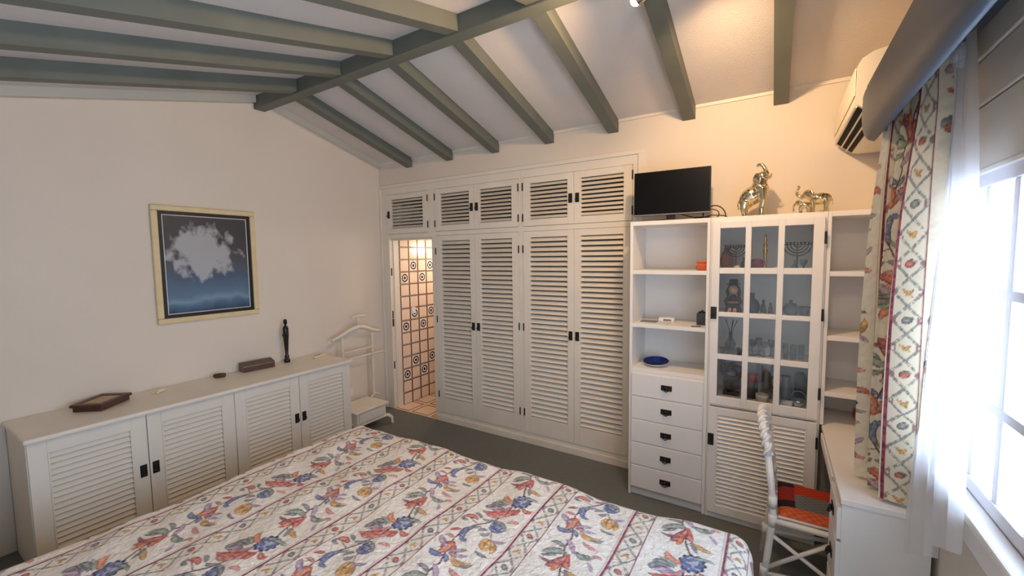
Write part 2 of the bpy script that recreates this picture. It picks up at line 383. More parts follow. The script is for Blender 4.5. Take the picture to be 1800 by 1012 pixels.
# ------------------------------------------------------------------ wardrobes in the back wall
def wardrobe(xa, xb, doors, label):
    t = thing('wardrobe', label, 'wardrobe', ((xa+xb)/2, .3, 0))
    c = MB()
    for q in ((xa, xa+.018), (xb-.018, xb)): c.box(q[0], q[1], .021, .6, .02, 2.6)
    c.box(xa+.018, xb-.018, .585, .6, .02, 2.6); c.box(xa+.018, xb-.018, .021, .585, .09, .105); c.box(xa+.018, xb-.018, .021, .585, 2.02, 2.05); c.box(xa+.018, xb-.018, .021, .585, 2.585, 2.6)
    c.obj('carcass', 'inside', t)
    f = MB(); d0, d1, d2 = doors
    g = .003
    f.box(xa, d0-g, 0, .02, .0, 2.604); f.box(d2+g, xb, 0, .02, 0, 2.604)
    f.box(d0-g, d2+g, 0, .02, 2.014, 2.057); f.box(d0-g, d2+g, 0, .02, 2.503, 2.604)
    f.obj('face_frame', 'paint', t)
    p = MB(); p.box(xa, xb, -.012, .0, 0, .062, bev=.003); p.box(d0-g, d2+g, .0, .02, 0, .1); p.obj('plinth', 'paint', t)
    hl = [('L', .3), ('L', 1.12), ('L', 1.85)]; hr = [('R', .3), ('R', 1.12), ('R', 1.85)]
    louvre_door(t, d0, d1-.0015, .103, 2.011, I4, (.062, .052), (.165, .055), .045, 'R', 1.078, hl)
    louvre_door(t, d1+.0015, d2, .103, 2.011, I4, (.055, .062), (.165, .055), .045, 'L', 1.078, hr)
    louvre_door(t, d0, d1-.0015, 2.06, 2.50, I4, (.062, .052), (.06, .055), .036, 'R', 2.28, [('L', 2.14), ('L', 2.42)], tilt=40, depth=.031)
    louvre_door(t, d1+.0015, d2, 2.06, 2.50, I4, (.055, .062), (.06, .055), .036, 'L', 2.28, [('R', 2.14), ('R', 2.42)], tilt=40, depth=.031)
    return t
wardrobe(.862, 1.9645, (.908, 1.425, 1.935), 'built-in cream louvred wardrobe beside the tiled bathroom doorway')
wardrobe(1.9655, 3.04, (1.988, 2.497, 3.0), 'built-in cream louvred wardrobe beside the open shelves and television')
t = thing('overhead_cupboard', 'small single louvred cupboard above the bathroom doorway', 'cupboard', (.5, .3, 2.0))
c = MB(); c.box(.12, .138, .021, .6, 2.01, 2.6); c.box(.84, .858, .021, .6, 2.01, 2.6); c.box(.138, .84, .585, .6, 2.01, 2.6); c.box(.138, .84, .021, .585, 2.01, 2.03); c.box(.138, .84, .021, .585, 2.585, 2.6)
c.obj('carcass', 'inside', t)
f = MB(); f.box(.056, .169, 0, .02, 2.0, 2.604); f.box(.803, .8615, 0, .02, 2.0, 2.604); f.box(.169, .803, 0, .02, 2.0, 2.053); f.box(.169, .803, 0, .02, 2.5, 2.604); f.obj('face_frame', 'paint', t)
louvre_door(t, .172, .80, 2.056, 2.497, I4, (.06, .06), (.06, .055), .036, 'L', 2.275, [('R', 2.14), ('R', 2.42)], tilt=40, depth=.031)
# casing strip round the wardrobe front and the door lining
c = MB(); c.box(.052, 3.085, -.014, 0, 2.575, 2.61, bev=.003); c.box(3.045, 3.085, -.014, 0, 0, 2.575, bev=.003); c.box(.052, .085, -.014, 0, 0, 2.575, bev=.003)
struct(c.obj('trim_8', 'paint'))
d = struct(thing('door_1', None, None, (.5, .05, 0)))
j = MB(); j.box(.056, .19, 0, .05, 0, 2.0, bev=.002); j.box(.056, .2, .05, .13, 0, 2.0); j.box(.19, .845, .03, .13, 1.985, 2.0); j.box(.845, .8615, 0, .6, 0, 2.0, bev=.002); j.obj('door_frame', 'paint', d)
for z in (1.62, 1.12, .52): link('hinge', bx(.186, .193, .012, .03, z-.045, z+.045, bev=.002).mesh('hinge'), 'black', d)
link('strike_plate', bx(.187, .194, .010, .034, .98, 1.07, bev=.002).mesh('strike_plate'), 'wood', d)

# ------------------------------------------------------------------ bathroom beyond the doorway
bl = struct(bx(.02, .2, .13, 1.7, 0, 2.4).obj('wall_bathroom_left', 'bathwall'))
struct(bx(.2, .845, 1.6, 1.7, 0, 2.4).obj('wall_bathroom_back', 'bathwall'))
struct(bx(.8465, .8612, .61, 1.6, 0, 2.4).obj('wall_bathroom_right', 'bathwall'))
struct(bx(.2, .845, .13, 1.6, 2.0005, 2.009).obj('ceiling_bathroom', 'wall'))
bf = struct(bx(.05, .845, .002, 1.6, -.06, -.004).obj('floor_bathroom', 'bathwall'))
def uvtile(a, th, g=.002):
    """tile standing in the y-z plane, face to +x, centred"""
    h = a/2-g; e = .003
    vs = [(0, -h, -h), (0, h, -h), (0, h, h), (0, -h, h), (th, -h+e, -h+e), (th, h-e, -h+e), (th, h-e, h-e), (th, -h+e, h-e)]
    fs = [(4, 5, 6, 7), (0, 1, 5, 4), (1, 2, 6, 5), (2, 3, 7, 6), (3, 0, 4, 7)]
    me = bpy.data.meshes.new('tile'); me.from_pydata(vs, [], fs); uv = me.uv_layers.new(name='UVMap')
    for p in me.polygons:
        for li in p.loop_indices:
            v = vs[me.loops[li].vertex_index]; uv.data[li].uv = (v[1]/(2*h)+.5, v[2]/(2*h)+.5)
    me.update(); return me
TP = .147
tm, tr = uvtile(TP, .008), uvtile(TP, .008)
for c_ in range(9):
    for r_ in range(14):
        row = 14-r_; col = c_+1
        ring = (row % 4 == 3 and col % 2 == 0) or (row % 4 == 0 and col % 2 == 1)
        y = .075+TP*(c_+.5)
        if y < .13+TP/2 and c_ == 0: y = .131+TP/2-.055
        link('tile', tr if ring else tm, 'tilering' if ring else 'tile', bl, Matrix.Translation((.2, .075+.058+TP*(c_+.5), TP*(r_+.5)-.002)))
fm = uvtile(.3, .006)
for a in range(3):
    for b in range(6): link('tile', fm, 'floortile', bf, Matrix.Translation((.12+.3*(a+.5), .004+.3*(b+.5)-.0, -.005)) @ Matrix.Rotation(R(-90), 4, 'Y'))
tag(bx(.209, .221, .30, .36, 1.10, 1.18, bev=.004).obj('light_switch', 'white'), 'white light switch on the patterned bathroom tiles', 'switch')
lt = thing('bathroom_lamp', 'small ceiling lamp in the tiled bathroom', 'lamp', (.55, .8, 1.96))
MB().lathe([(0, 0), (.08, .01), (.09, .03), (.05, .04), (0, .0403)], (.55, .8, 1.959), 16).obj('lamp_shade', 'bulb', lt)
ld = bpy.data.lights.new('bathroom_light', 'POINT'); ld.energy = BATH_W; ld.color = (1, .84, .72); ld.shadow_soft_size = .08
lo = link('bathroom_light', None, None, lt, Matrix.Translation((.55, .8, 1.90))); bpy.data.objects.remove(lo)
lo = bpy.data.objects.new('bathroom_light', ld); COL.objects.link(lo); lo.parent = lt; lo.location = (0, 0, -.06)

# ------------------------------------------------------------------ cabinets along the left wall
CZ = .825; CX = .57; CY = (-2.93, -2.41, -1.888, -1.378, -.868)
ROT = Matrix.Rotation(R(90), 4, 'Z')
labs = ['low cream louvred cabinet under the dark wooden frame box, nearest the bed head', 'low cream louvred cabinet under the black figurine, next to the valet stand']
for u in range(2):
    ya, yb, ym = CY[2*u], CY[2*u+2], CY[2*u+1]
    t = thing('louvred_cabinet', labs[u], 'cabinet', (.3, (ya+yb)/2, 0), 'low cabinets along the left wall')
    c = MB()
    c.box(XL+.002, CX-.02, ya, ya+.018, 0, CZ-.03); c.box(XL+.002, CX-.02, yb-.018, yb, 0, CZ-.03)
    c.box(XL+.002, XL+.014, ya, yb, 0, CZ-.03); c.box(XL+.014, CX-.02, ya+.018, yb-.018, .06, .08); c.box(XL+.014, CX-.02, ya+.018, yb-.018, CZ-.05, CZ-.03); c.box(CX-.05, CX-.04, ya+.018, yb-.018, 0, .06)
    c.obj('carcass', 'paint', t)
    mw = Matrix.Translation((CX-.014, 0, 0)) @ ROT   # local x -> world y, front -> +x
    louvre_door(t, ya+.004, ym-.002, .07, CZ-.036, mw, (.075, .075), (.07, .075), .034, 'R', .43, (), tilt=48, depth=.036)
    louvre_door(t, ym+.002, yb-.004, .07, CZ-.036, mw, (.075, .075), (.07, .075), .034, 'L', .43, (), tilt=48, depth=.036)
bxw = MB(); bxw.box(XL+.002, CX+.028, CY[0]-.012, CY[-1]+.012, CZ-.0295, CZ, bev=.01)
tag(bxw.obj('worktop', 'paint'), 'long cream worktop lying across the low louvred cabinets', 'worktop')

# things on the worktop
t = thing('frame_box', 'dark wooden keepsake box with a framed pale picture in its lid', 'box', (.23, -2.55, CZ))
mw = Matrix.Translation((.215, -2.53, CZ+.0005)) @ Matrix.Rotation(R(38), 4, 'Z')
MB().box(-.085, .085, -.115, .115, 0, .028, bev=.005).obj('base', 'wood', t, mw)
l = MB(); l.box(-.095, .095, -.125, -.085, .0285, .048, bev=.005); l.box(-.095, .095, .085, .125, .0285, .048, bev=.005); l.box(-.095, -.062, -.085, .085, .0285, .048, bev=.004); l.box(.062, .095, -.085, .085, .0285, .048, bev=.004); l.obj('lid_frame', 'wood', t, mw)
MB().box(-.0615, .0615, -.0845, .0845, .029, .042).obj('picture_inset', 'felt', t, mw)
s = MB(); s.ball((.20, -2.215, CZ+.012), (.018, .022, .012), 10); s.ball((.222, -2.235, CZ+.008), (.012, .012, .008), 8); s.ball((.19, -2.25, CZ+.007), (.01, .012, .007), 8); s.tube([(.2, -2.2, CZ+.014), (.19, -2.185, CZ+.01), (.185, -2.175, CZ+.005)], [.01, .007, .003], 8)
tag(s.obj('seashell', 'ivory'), 'small pale seashell alone on the cream worktop', 'shell')
b_ = MB(); mw = Matrix.Translation((.17, -1.81, CZ+.001)) @ Matrix.Rotation(R(62), 4, 'Z')
b_.ball((-.02, 0, .019), (.026, .020, .0185), 12); b_.tube([(-.02, 0, .019), (.01, 0, .020), (.035, 0, .018), (.042, 0, .017)], [.018, .0175, .0165, .012], 12)
tag(b_.obj('brush', 'wood', None, mw), 'small dark brown wooden brush lying on the worktop', 'brush')
t = thing('glasses_case', 'mauve-brown lidded case against the wall beside the black figurine', 'case', (.16, -1.47, CZ))
mw = Matrix.Translation((.15, -1.505, CZ+.0005)) @ Matrix.Rotation(R(-5), 4, 'Z')
MB().prism([(-.05, 0), (.05, 0), (.05, .045), (-.05, .06)], -.125, .125, 'y').obj('case_body', 'wood2', t, mw)
MB().prism([(-.052, .0605), (.052, .0455), (.05, .052), (-.02, .072), (-.05, .072)], -.127, .127, 'y').obj('lid', 'wood2', t, mw)
link('clasp', bx(-.004, .004, -.127, .127, 0, .004).mesh('clasp'), 'silver', t, mw @ Matrix.Translation((.051, 0, .046)))
fg = MB(); prof = [(0, 0), (.026, 0), (.026, .03), (.02, .034), (.019, .06), (.013, .075), (.016, .12), (.02, .19), (.025, .25), (.023, .28), (.026, .31), (.02, .335), (.009, .345), (.011, .355), (.017, .37), (.017, .385), (.011, .4), (0, .405)]
fg.lathe(prof, (0, 0, 0), 16)
for sg in (-1, 1): fg.tube([(sg*.022, 0, .325), (sg*.03, .004, .28), (sg*.024, -.016, .245), (sg*.004, -.024, .25)], [.009, .008, .007, .005], 8)
tag(fg.obj('figurine', 'ebony', None, Matrix.Translation((.145, -1.235, CZ+.0008))), 'tall slender black carved figurine leaning by the wall', 'figurine')
t = thing('remote_control', 'pale beige remote control at the far end of the worktop', 'remote', (.25, -.93, CZ))
mw = Matrix.Translation((.2, -.95, CZ+.0005)) @ Matrix.Rotation(R(18), 4, 'Z')
MB().box(-.022, .022, -.075, .075, 0, .018, bev=.006).obj('body', 'ivory', t, mw)
for k in range(4): MB().box(-.012, .012, -.055+.022*k, -.043+.022*k, .0175, .02, bev=.001).obj('button', 'grey', t, mw)

# painting: framed sea and sky
t = thing('painting', 'blue and slate seascape painting in a cream frame on the left wall', 'painting', (XL, -1.75, 1.30))
y0, y1, z0, z1 = -2.155, -1.42, 1.30, 2.20
fw = .042
f = MB(); f.box(XL+.002, XL+.03, y0, y1, z0, z0+fw, bev=.008); f.box(XL+.002, XL+.03, y0, y1, z1-fw, z1, bev=.008); f.box(XL+.002, XL+.03, y0, y0+fw, z0+fw, z1-fw, bev=.008); f.box(XL+.002, XL+.03, y1-fw, y1, z0+fw, z1-fw, bev=.008)
f.obj('frame', 'frame_gold', t)
f = MB(); a = fw; b = fw+.026
for q in ((y0+a, y1-a, z0+a, z0+b), (y0+a, y1-a, z1-b, z1-a), (y0+a, y0+b, z0+b, z1-b), (y1-b, y1-a, z0+b, z1-b)): f.box(XL+.002, XL+.016, *q)
f.obj('black_mount', 'black', t)
f = MB(); a = b; b = b+.006
for q in ((y0+a, y1-a, z0+a, z0+b), (y0+a, y1-a, z1-b, z1-a), (y0+a, y0+b, z0+b, z1-b), (y1-b, y1-a, z0+b, z1-b)): f.box(XL+.002, XL+.014, *q)
f.obj('fillet', 'paper', t)
def painting_mat():
    m, nt, bb = new_mat('seascape'); L = nt.links; bb.inputs['Roughness'].default_value = .45
    tc = nt.nodes.new('ShaderNodeTexCoord'); sp = nt.nodes.new('ShaderNodeSeparateXYZ'); L.new(tc.outputs['Generated'], sp.inputs[0])
    n1 = nt.nodes.new('ShaderNodeTexNoise'); n1.inputs['Scale'].default_value = 3.2; n1.inputs['Detail'].default_value = 6; L.new(tc.outputs['Generated'], n1.inputs[0])
    ad = nt.nodes.new('ShaderNodeMath'); ad.operation = 'MULTIPLY_ADD'; L.new(n1.outputs[0], ad.inputs[0]); ad.inputs[1].default_value = .22; L.new(sp.outputs[2], ad.inputs[2])
    r = nt.nodes.new('ShaderNodeValToRGB'); L.new(ad.outputs[0], r.inputs[0]); E_ = r.color_ramp.elements
    E_[0].position = .10; E_[0].color = (*lin((38, 62, 88)), 1); E_[1].position = .98; E_[1].color = (*lin((62, 62, 66)), 1)
    for p, c in ((.19, (78, 112, 142)), (.24, (120, 150, 174)), (.30, (92, 122, 150)), (.48, (74, 96, 122)), (.62, (78, 84, 94)), (.78, (66, 66, 70))):
        e = E_.new(p); e.color = (*lin(c), 1)
    # broad pale cloud bank in the middle of the sky
    mp = nt.nodes.new('ShaderNodeMapping'); mp.inputs['Location'].default_value = (-.5, -.42, -.62); L.new(tc.outputs['Generated'], mp.inputs[0])
    ln = nt.nodes.new('ShaderNodeVectorMath'); ln.operation = 'MULTIPLY'; ln.inputs[1].default_value = (0, 2.1, 3.0); L.new(mp.outputs[0], ln.inputs[0])
    le = nt.nodes.new('ShaderNodeVectorMath'); le.operation = 'LENGTH'; L.new(ln.outputs[0], le.inputs[0])
    n2 = nt.nodes.new('ShaderNodeTexNoise'); n2.inputs['Scale'].default_value = 6; n2.inputs['Detail'].default_value = 5; L.new(tc.outputs['Generated'], n2.inputs[0])
    su = nt.nodes.new('ShaderNodeMath'); su.operation = 'MULTIPLY_ADD'; L.new(n2.outputs[0], su.inputs[0]); su.inputs[1].default_value = -1.7; L.new(le.outputs['Value'], su.inputs[2])
    mr = nt.nodes.new('ShaderNodeMapRange'); L.new(su.outputs[0], mr.inputs[0]); mr.inputs[1].default_value = .0; mr.inputs[2].default_value = -.22; mr.inputs[3].default_value = 0; mr.inputs[4].default_value = .7
    mx = nt.nodes.new('ShaderNodeMix'); mx.data_type = 'RGBA'; L.new(mr.outputs[0], mx.inputs[0]); L.new(r.outputs[0], mx.inputs[6]); mx.inputs[7].default_value = (*lin((196, 200, 204)), 1)
    L.new(mx.outputs[2], bb.inputs['Base Color']); return m
M['seascape'] = painting_mat()
MB().box(XL+.002, XL+.009, y0+b, y1-b, z0+b, z1-b).obj('canvas', 'seascape', t)

# ------------------------------------------------------------------ valet stand in the corner
t = thing('valet_stand', 'white turned-wood valet stand with a drawer box in the corner', 'valet stand', (.28, -.5, 0))
vx0, vx1, vy0, vy1 = .13, .46, -.76, -.33
v = MB(); v.box(vx0, vx1-.004, vy0+.03, vy1-.03, .10, .215, bev=.006); v.obj('box', 'paint', t)
v = MB(); v.box(vx0-.01, vx1+.02, vy0, vy1, .216, .238, bev=.008); v.obj('box_top', 'paint', t)
dr = bx(vx1-.003, vx1+.012, vy0+.05, vy1-.05, .115, .205, bev=.004).obj('drawer', 'paint', t)
MB().ball((vx1+.022, (vy0+vy1)/2, .16), .012, 10).obj('knob', 'paint', dr)
v = MB(); v.box(vx0, vx1+.014, vy0+.01, vy1-.01, .082, .0995, bev=.005); v.obj('base_moulding', 'paint', t)
for (x, y) in ((vx1-.01, vy1-.03), (vx1-.01, vy0+.03), (vx0+.03, vy1-.03), (vx0+.03, vy0+.03)):
    dx = .05 if x > .3 else 0; dy = .04 if y > -.5 else -.04
    MB().tube([(x, y, .09), (x+dx*.5, y+dy*.5, .085), (x+dx, y+dy, .06), (x+dx, y+dy, .03), (x+dx*1.1, y+dy*1.1, .0005)], [.02, .02, .017, .014, .02], 10).obj('leg', 'paint', t)
sp = [(.012, 0), (.016, .02), (.010, .04), (.018, .06), (.012, .1), (.011, .28), (.017, .36), (.010, .38), (.019, .41), (.010, .44), (.015, .47), (.011, .5), (.011, .68), (.014, .72)]
for y in (-.68, -.30):
    MB().lathe(sp, (.2, y, .238), 12).obj('post', 'paint', t)
MB().tube([(.2, -.34, .24), (.2, -.28, .27), (.2, -.25, .25), (.2, -.22, .238)], [.012, .012, .01, .012], 8).obj('bracket', 'paint', t)
MB().tube([(.20, -.80, .955), (.205, -.70, .985), (.215, -.58, 1.035), (.22, -.49, 1.055), (.215, -.40, 1.035), (.205, -.28, .985), (.2, -.18, .965)], [.016, .018, .022, .024, .022, .018, .016], 10).obj('hanger', 'paint', t)
MB().lathe([(0, 0), (.012, 0), (.01, .04), (.018, .06), (.008, .08), (.008, .1)], (.22, -.49, 1.07), 10).obj('finial', 'paint', t)
MB().tube([(.22, -.58, 1.155), (.22, -.555, 1.165), (.22, -.49, 1.168), (.22, -.42, 1.165), (.22, -.40, 1.155)], [.009, .013, .014, .013, .012], 8).obj('top_bar', 'paint', t)
MB().tube([(.26, -.78, .74), (.26, -.49, .74), (.26, -.18, .74)], [.011]*3, 8).obj('trouser_rail', 'paint', t)
MB().tube([(.2, -.68, .80), (.2, -.30, .80)], .009, 8).obj('cross_rail', 'paint', t)
for y in (-.68, -.30): MB().tube([(.2, y, .735), (.26, y, .74)], .009, 8).obj('rail_bracket', 'paint', t)
s_ = bx(XL+.001, XL+.012, -.55, -.47, .27, .35, bev=.003).obj('wall_socket', 'white'); tag(s_, 'small white wall socket behind the valet stand', 'socket')

# ------------------------------------------------------------------ wall unit: open shelves, glass cabinet, corner shelves
UY = -.36; UT = 2.02
SH = (1.672, 1.288, .965)
t = thing('open_shelf_unit', 'cream open bookcase with five drawers below the television', 'bookcase', (3.355, -.18, 0))
xa, xb = 3.092, 3.619
for x in ((xa, xa+.02), (xb-.02, xb)): bx(x[0], x[1], UY, -.002, 0, UT, bev=.002).obj('side_panel', 'paint2', t)
bx(xa+.0205, xb-.0205, -.010, -.002, .1, UT-.03).obj('back_panel', 'paint2', t)
bx(xa+.0202, xb-.0202, UY, -.002, UT-.03, UT, bev=.002).obj('top', 'paint2', t)
for z in SH: bx(xa+.0202, xb-.0202, UY+.004, -.0105, z-.027, z, bev=.002).obj('shelf', 'paint2', t)
bx(xa+.0202, xb-.0202, UY+.02, UY+.04, .0, .055).obj('plinth', 'paint2', t)
bx(xa+.0202, xb-.0202, UY+.04, -.0105, .055, .07).obj('bottom', 'paint2', t)
dz = (.93-.068)/5
bx(xa+.0202, xb-.0202, UY-.004, UY+.005, .0705, .9375).obj('drawer_surround', 'paint2', t)
for k in range(5):
    za = .068+k*dz
    dr = bx(xa+.022, xb-.022, UY-.016, UY-.0045, za+.003, za+dz-.003, bev=.004).obj('drawer', 'paint2', t)
    bx(xa+.03, xb-.03, UY+.0065, -.03, za+.012, za+dz-.03).obj('drawer_box', 'inside', dr)
    link('handle', DHM, 'black', dr, Matrix.Translation(((xa+xb)/2+.005, UY-.016, za+dz/2+.004)))

t = thing('display_cabinet', 'cream display cabinet with twelve-pane glass door over a louvred door', 'cabinet', (3.93, -.18, 0))
xa, xb = 3.6205, 4.234
for x in ((xa, xa+.018), (xb-.018, xb)): bx(x[0], x[1], UY+.001, -.002, 0, UT).obj('side_panel', 'paint2', t)
bx(xa+.0185, xb-.0185, -.010, -.002, .06, UT-.03).obj('back_panel', 'paint2', t)
bx(xa+.0182, xb-.0182, UY+.001, -.002, UT-.03, UT).obj('top', 'paint2', t)
DSH = (1.672, 1.388, 1.105, .82)
for z in DSH: bx(xa+.0182, xb-.0182, UY+.03, -.0105, z-.014, z).obj('shelf', 'paint2', t)
bx(xa+.0182, xb-.0182, UY+.002, UY+.02, .0, .04).obj('plinth', 'paint2', t)
bx(xa+.0182, xb-.0182, UY+.002, UY+.02, .775, .79).obj('rail', 'paint2', t)
gd = MB(); gx0, gx1, gz0, gz1 = 3.632, 4.222, .79, 1.99
cols = ((3.679, 3.821), (3.854, 3.995), (4.028, 4.168)); rows = ((.848, 1.096), (1.132, 1.378), (1.408, 1.656), (1.694, 1.947))
yA, yB = UY-.02, UY-.001
xs = [gx0, *[q for c in cols for q in c], gx1]; zs = [gz0, *[q for c in rows for q in c], gz1]
for i in (0, 2, 4, 6): gd.box(xs[i], xs[i+1], yA, yB, gz0, gz1, bev=.003)
for i in (0, 2, 4, 6, 8):
    for k in (1, 3, 5): gd.box(xs[k]-.001, xs[k+1]+.001, yA, yB, zs[i], zs[i+1], bev=.003)
gdo = gd.obj('glass_door', 'paint2', t)
for c in cols:
    for r_ in rows: bx(c[0]-.0, c[1]+.0, yA+.010, yA+.013, r_[0], r_[1]).obj('pane', 'cabglass', gdo)
link('handle', HM, 'black', gdo, Matrix.Translation((gx0+.018, yA, 1.40)))
for z in (.95, 1.42, 1.87): link('hinge', HGM, 'black', gdo, Matrix.Translation((gx1+.004, yA+.002, z)))
ld_ = louvre_door(t, 3.632, 4.222, .045, .772, Matrix.Translation((0, UY-.014, 0)), (.05, .05), (.05, .05), .027, None, None, [('R', .65), ('R', .2)], tilt=46, thick=.022, m='paint2', depth=.03)
link('handle', HM, 'black', ld_, Matrix.Translation((3.632+.018, UY-.02, .55)))

t = thing('corner_shelf_unit', 'narrow open corner shelves between the glass cabinet and curtain', 'bookcase', (4.39, -.18, .76))
xa, xb = 4.2355, XR-.003
bx(xa, xa+.018, UY, -.002, .762, UT, bev=.002).obj('side_panel', 'paint2', t); bx(xb-.018, xb, UY, -.002, .762, UT, bev=.002).obj('side_panel', 'paint2', t)
bx(xa+.0185, xb-.0185, -.010, -.002, .762, UT-.03).obj('back_panel', 'paint2', t)
bx(xa+.0182, xb-.0182, UY, -.002, UT-.03, UT, bev=.002).obj('top', 'paint2', t)
for z in (1.675, 1.298, .965): bx(xa+.0182, xb-.0182, UY+.004, -.0105, z-.028, z, bev=.002).obj('shelf', 'paint2', t)
tag(bx(4.42, 4.49, -.2, -.1, .7615, .815, bev=.006).obj('tin', 'red'), 'small red tin at the back of the desk under the corner shelves', 'tin')

# ------------------------------------------------------------------ desk
DK = .76; DX = 4.252; DY = -1.245
t = thing('desk', 'cream writing desk with drawers along the window wall', 'desk', (4.4, -.8, 0))
bx(DX-.006, XR-.003, DY-.006, -.003, DK-.026, DK, bev=.003).obj('desk_top', 'paint2', t)
bx(DX, XR-.02, DY, DY+.02, 0, DK-.0265, bev=.002).obj('end_panel', 'paint2', t)
bx(DX+.01, XR-.02, -1.0, -.984, 0, DK-.0265).obj('pedestal_side', 'paint2', t)
bx(XR-.04, XR-.021, DY+.0205, -.003, .25, DK-.0265).obj('back_panel', 'paint2', t)
bx(DX+.015, XR-.045, -.984, -.003, DK-.085, DK-.0265).obj('apron', 'paint2', t)
for za, zb in ((.575, .72), (.33, .57), (.06, .325)):
    dr = bx(DX-.016, DX+.004, DY+.004, -.99, za, zb-.008, bev=.004).obj('drawer', 'paint2', t)
    link('handle', DHM, 'black', dr, Matrix.Translation((DX-.016, (DY-.99)/2, (za+zb)/2)) @ Matrix.Rotation(R(-90), 4, 'Z'))
dr = bx(DX-.012, DX+.004, -.975, -.40, DK-.085, DK-.032, bev=.003).obj('drawer', 'paint2', t)

# ------------------------------------------------------------------ rattan chair
def pcol(me, cols):
    a = me.color_attributes.new('Col', 'FLOAT_COLOR', 'POINT'); a.data.foreach_set('color', np.ascontiguousarray(np.c_[cols, np.ones(len(cols))], dtype=np.float32).ravel())
t = thing('chair', 'white rattan chair with an orange patchwork seat pulled up to desk', 'chair', (4.19, -.775, 0))
bxk, fx = 4.012, 4.395; ya, yb = -.975, -.575; SZ = .455
for y, s_ in ((ya, 1), (yb, -1)):
    MB().tube([(bxk-.045, y-.01*s_, .0005), (bxk-.018, y, .25), (bxk, y, SZ), (bxk-.01, y, .60), (bxk-.03, y+.012*s_, .76)], .0165, 10).obj('back_leg', 'rattan', t)
    MB().tube([(fx+.01, y, .0005), (fx, y, .25), (fx, y, SZ-.01)], .016, 10).obj('front_leg', 'rattan', t)
    MB().tube([(bxk, y, SZ-.022), (fx+.012, y, SZ-.022)], .015, 10).obj('side_rail', 'rattan', t)
    MB().tube([(bxk-.025, y, .17), (fx-.1, y, SZ-.03)], .0105, 8).obj('brace', 'rattan', t)
    MB().tube([(bxk-.01, y, .36), (fx, y, .12)], .0105, 8).obj('brace', 'rattan', t)
    MB().tube([(bxk-.03, y, .14), (fx, y, .19)], .012, 8).obj('stretcher', 'rattan', t)
    # cane wrappings at the joints
    for (x, z) in ((bxk-.03, .15), (bxk-.002, SZ-.02), (bxk-.004, .53)):
        MB().tube([(x-.004, y, z-.03), (x, y, z), (x, y, z+.03)], .0205, 10).obj('binding', 'rattan', t)
for x, z in ((bxk, SZ-.022), (fx, SZ-.022), (fx, .19)): MB().tube([(x, ya, z), (x, yb, z)], .013, 8).obj('cross_rail', 'rattan', t)
# arched top with a braided wrap
arch = []
for k in range(17):
    a = math.pi*k/16; arch.append(Vector((bxk-.03-.035*math.sin(a), (ya+yb)/2+(ya-yb)/2*.94*math.cos(a), .76+.17*math.sin(a)**.8)))
MB().tube(arch, .0155, 10).obj('top_arch', 'rattan', t)
br = MB()
for ph in (0, math.pi):
    pts = []
    for k in range(0, 16*8+1):
        u = k/8; i = min(int(u), 15); p = arch[i].lerp(arch[i+1], u-i); tg = (arch[i+1]-arch[i]).normalized(); n1 = Vector((1, 0, 0)); n1 = (n1-tg*n1.dot(tg)).normalized(); n2 = tg.cross(n1)
        a = u*2.6+ph; pts.append(p+(n1*math.cos(a)+n2*math.sin(a))*.0185)
    br.tube(pts, .0075, 6)
br.obj('braid', 'rattan', t)
for k in range(1, 6):
    y = ya+(yb-ya)*k/6; dz_ = math.sin(math.acos(max(-1, min(1, (k/6-.5)*2/.94))))**.8
    MB().tube([(bxk-.002, y, SZ-.02), (bxk-.02, y, .65), (bxk-.03-.03*dz_, y, .76+.165*dz_)], .0075, 8).obj('back_cane', 'rattan', t)
MB().tube([(bxk-.012, ya, .60), (bxk-.012, yb, .60)], .011, 8).obj('cross_rail', 'rattan', t)
# patchwork seat pad
n = 72; cu = []; cc = []; fs = []
pal = {'r': (176, 60, 40), 'k': (44, 34, 38), 'g': (108, 112, 112), 't': (196, 142, 96), 'o': (200, 98, 62), 'd': (140, 46, 40)}
layout = ['krrrt', 'drrrt', 'dgggt', 'kgggt', 'ooodd']     # near side last
for i in range(n+1):
    for j_ in range(n+1):
        u, v_ = i/n, j_/n; x = bxk+.02+u*(fx-bxk-.0); y = yb-.015+v_*(ya-yb+.03)
        e = min(u, 1-u, v_, 1-v_); z = SZ+.004+.022*(1-math.exp(-e*18))
        cu.append((x, y, z)); k = layout[min(4, int(v_*5))][min(4, int(u*5))]
        c = np.array(lin(pal[k])); h = (math.sin(u*60+v_*13)*math.sin(v_*70-u*9)); 
        if k == 't' and (int(v_*22) % 3 == 1) and abs(((u*5) % 1)-.5) < .28: c = np.array(lin((44, 34, 34)))
        cc.append(np.clip(c*(1+.25*h), 0, 1))
for i in range(n):
    for j_ in range(n): a = i*(n+1)+j_; fs.append((a, a+1, a+n+2, a+n+1)[::-1])
me = bpy.data.meshes.new('seat_pad'); me.from_pydata(cu, [], fs); pcol(me, np.array(cc)); link('seat_pad', me, 'seatprint', t)
bx(bxk+.02, fx, ya+.016, yb-.016, SZ-.012, SZ+.004, bev=.004).obj('seat', 'rattan', t)

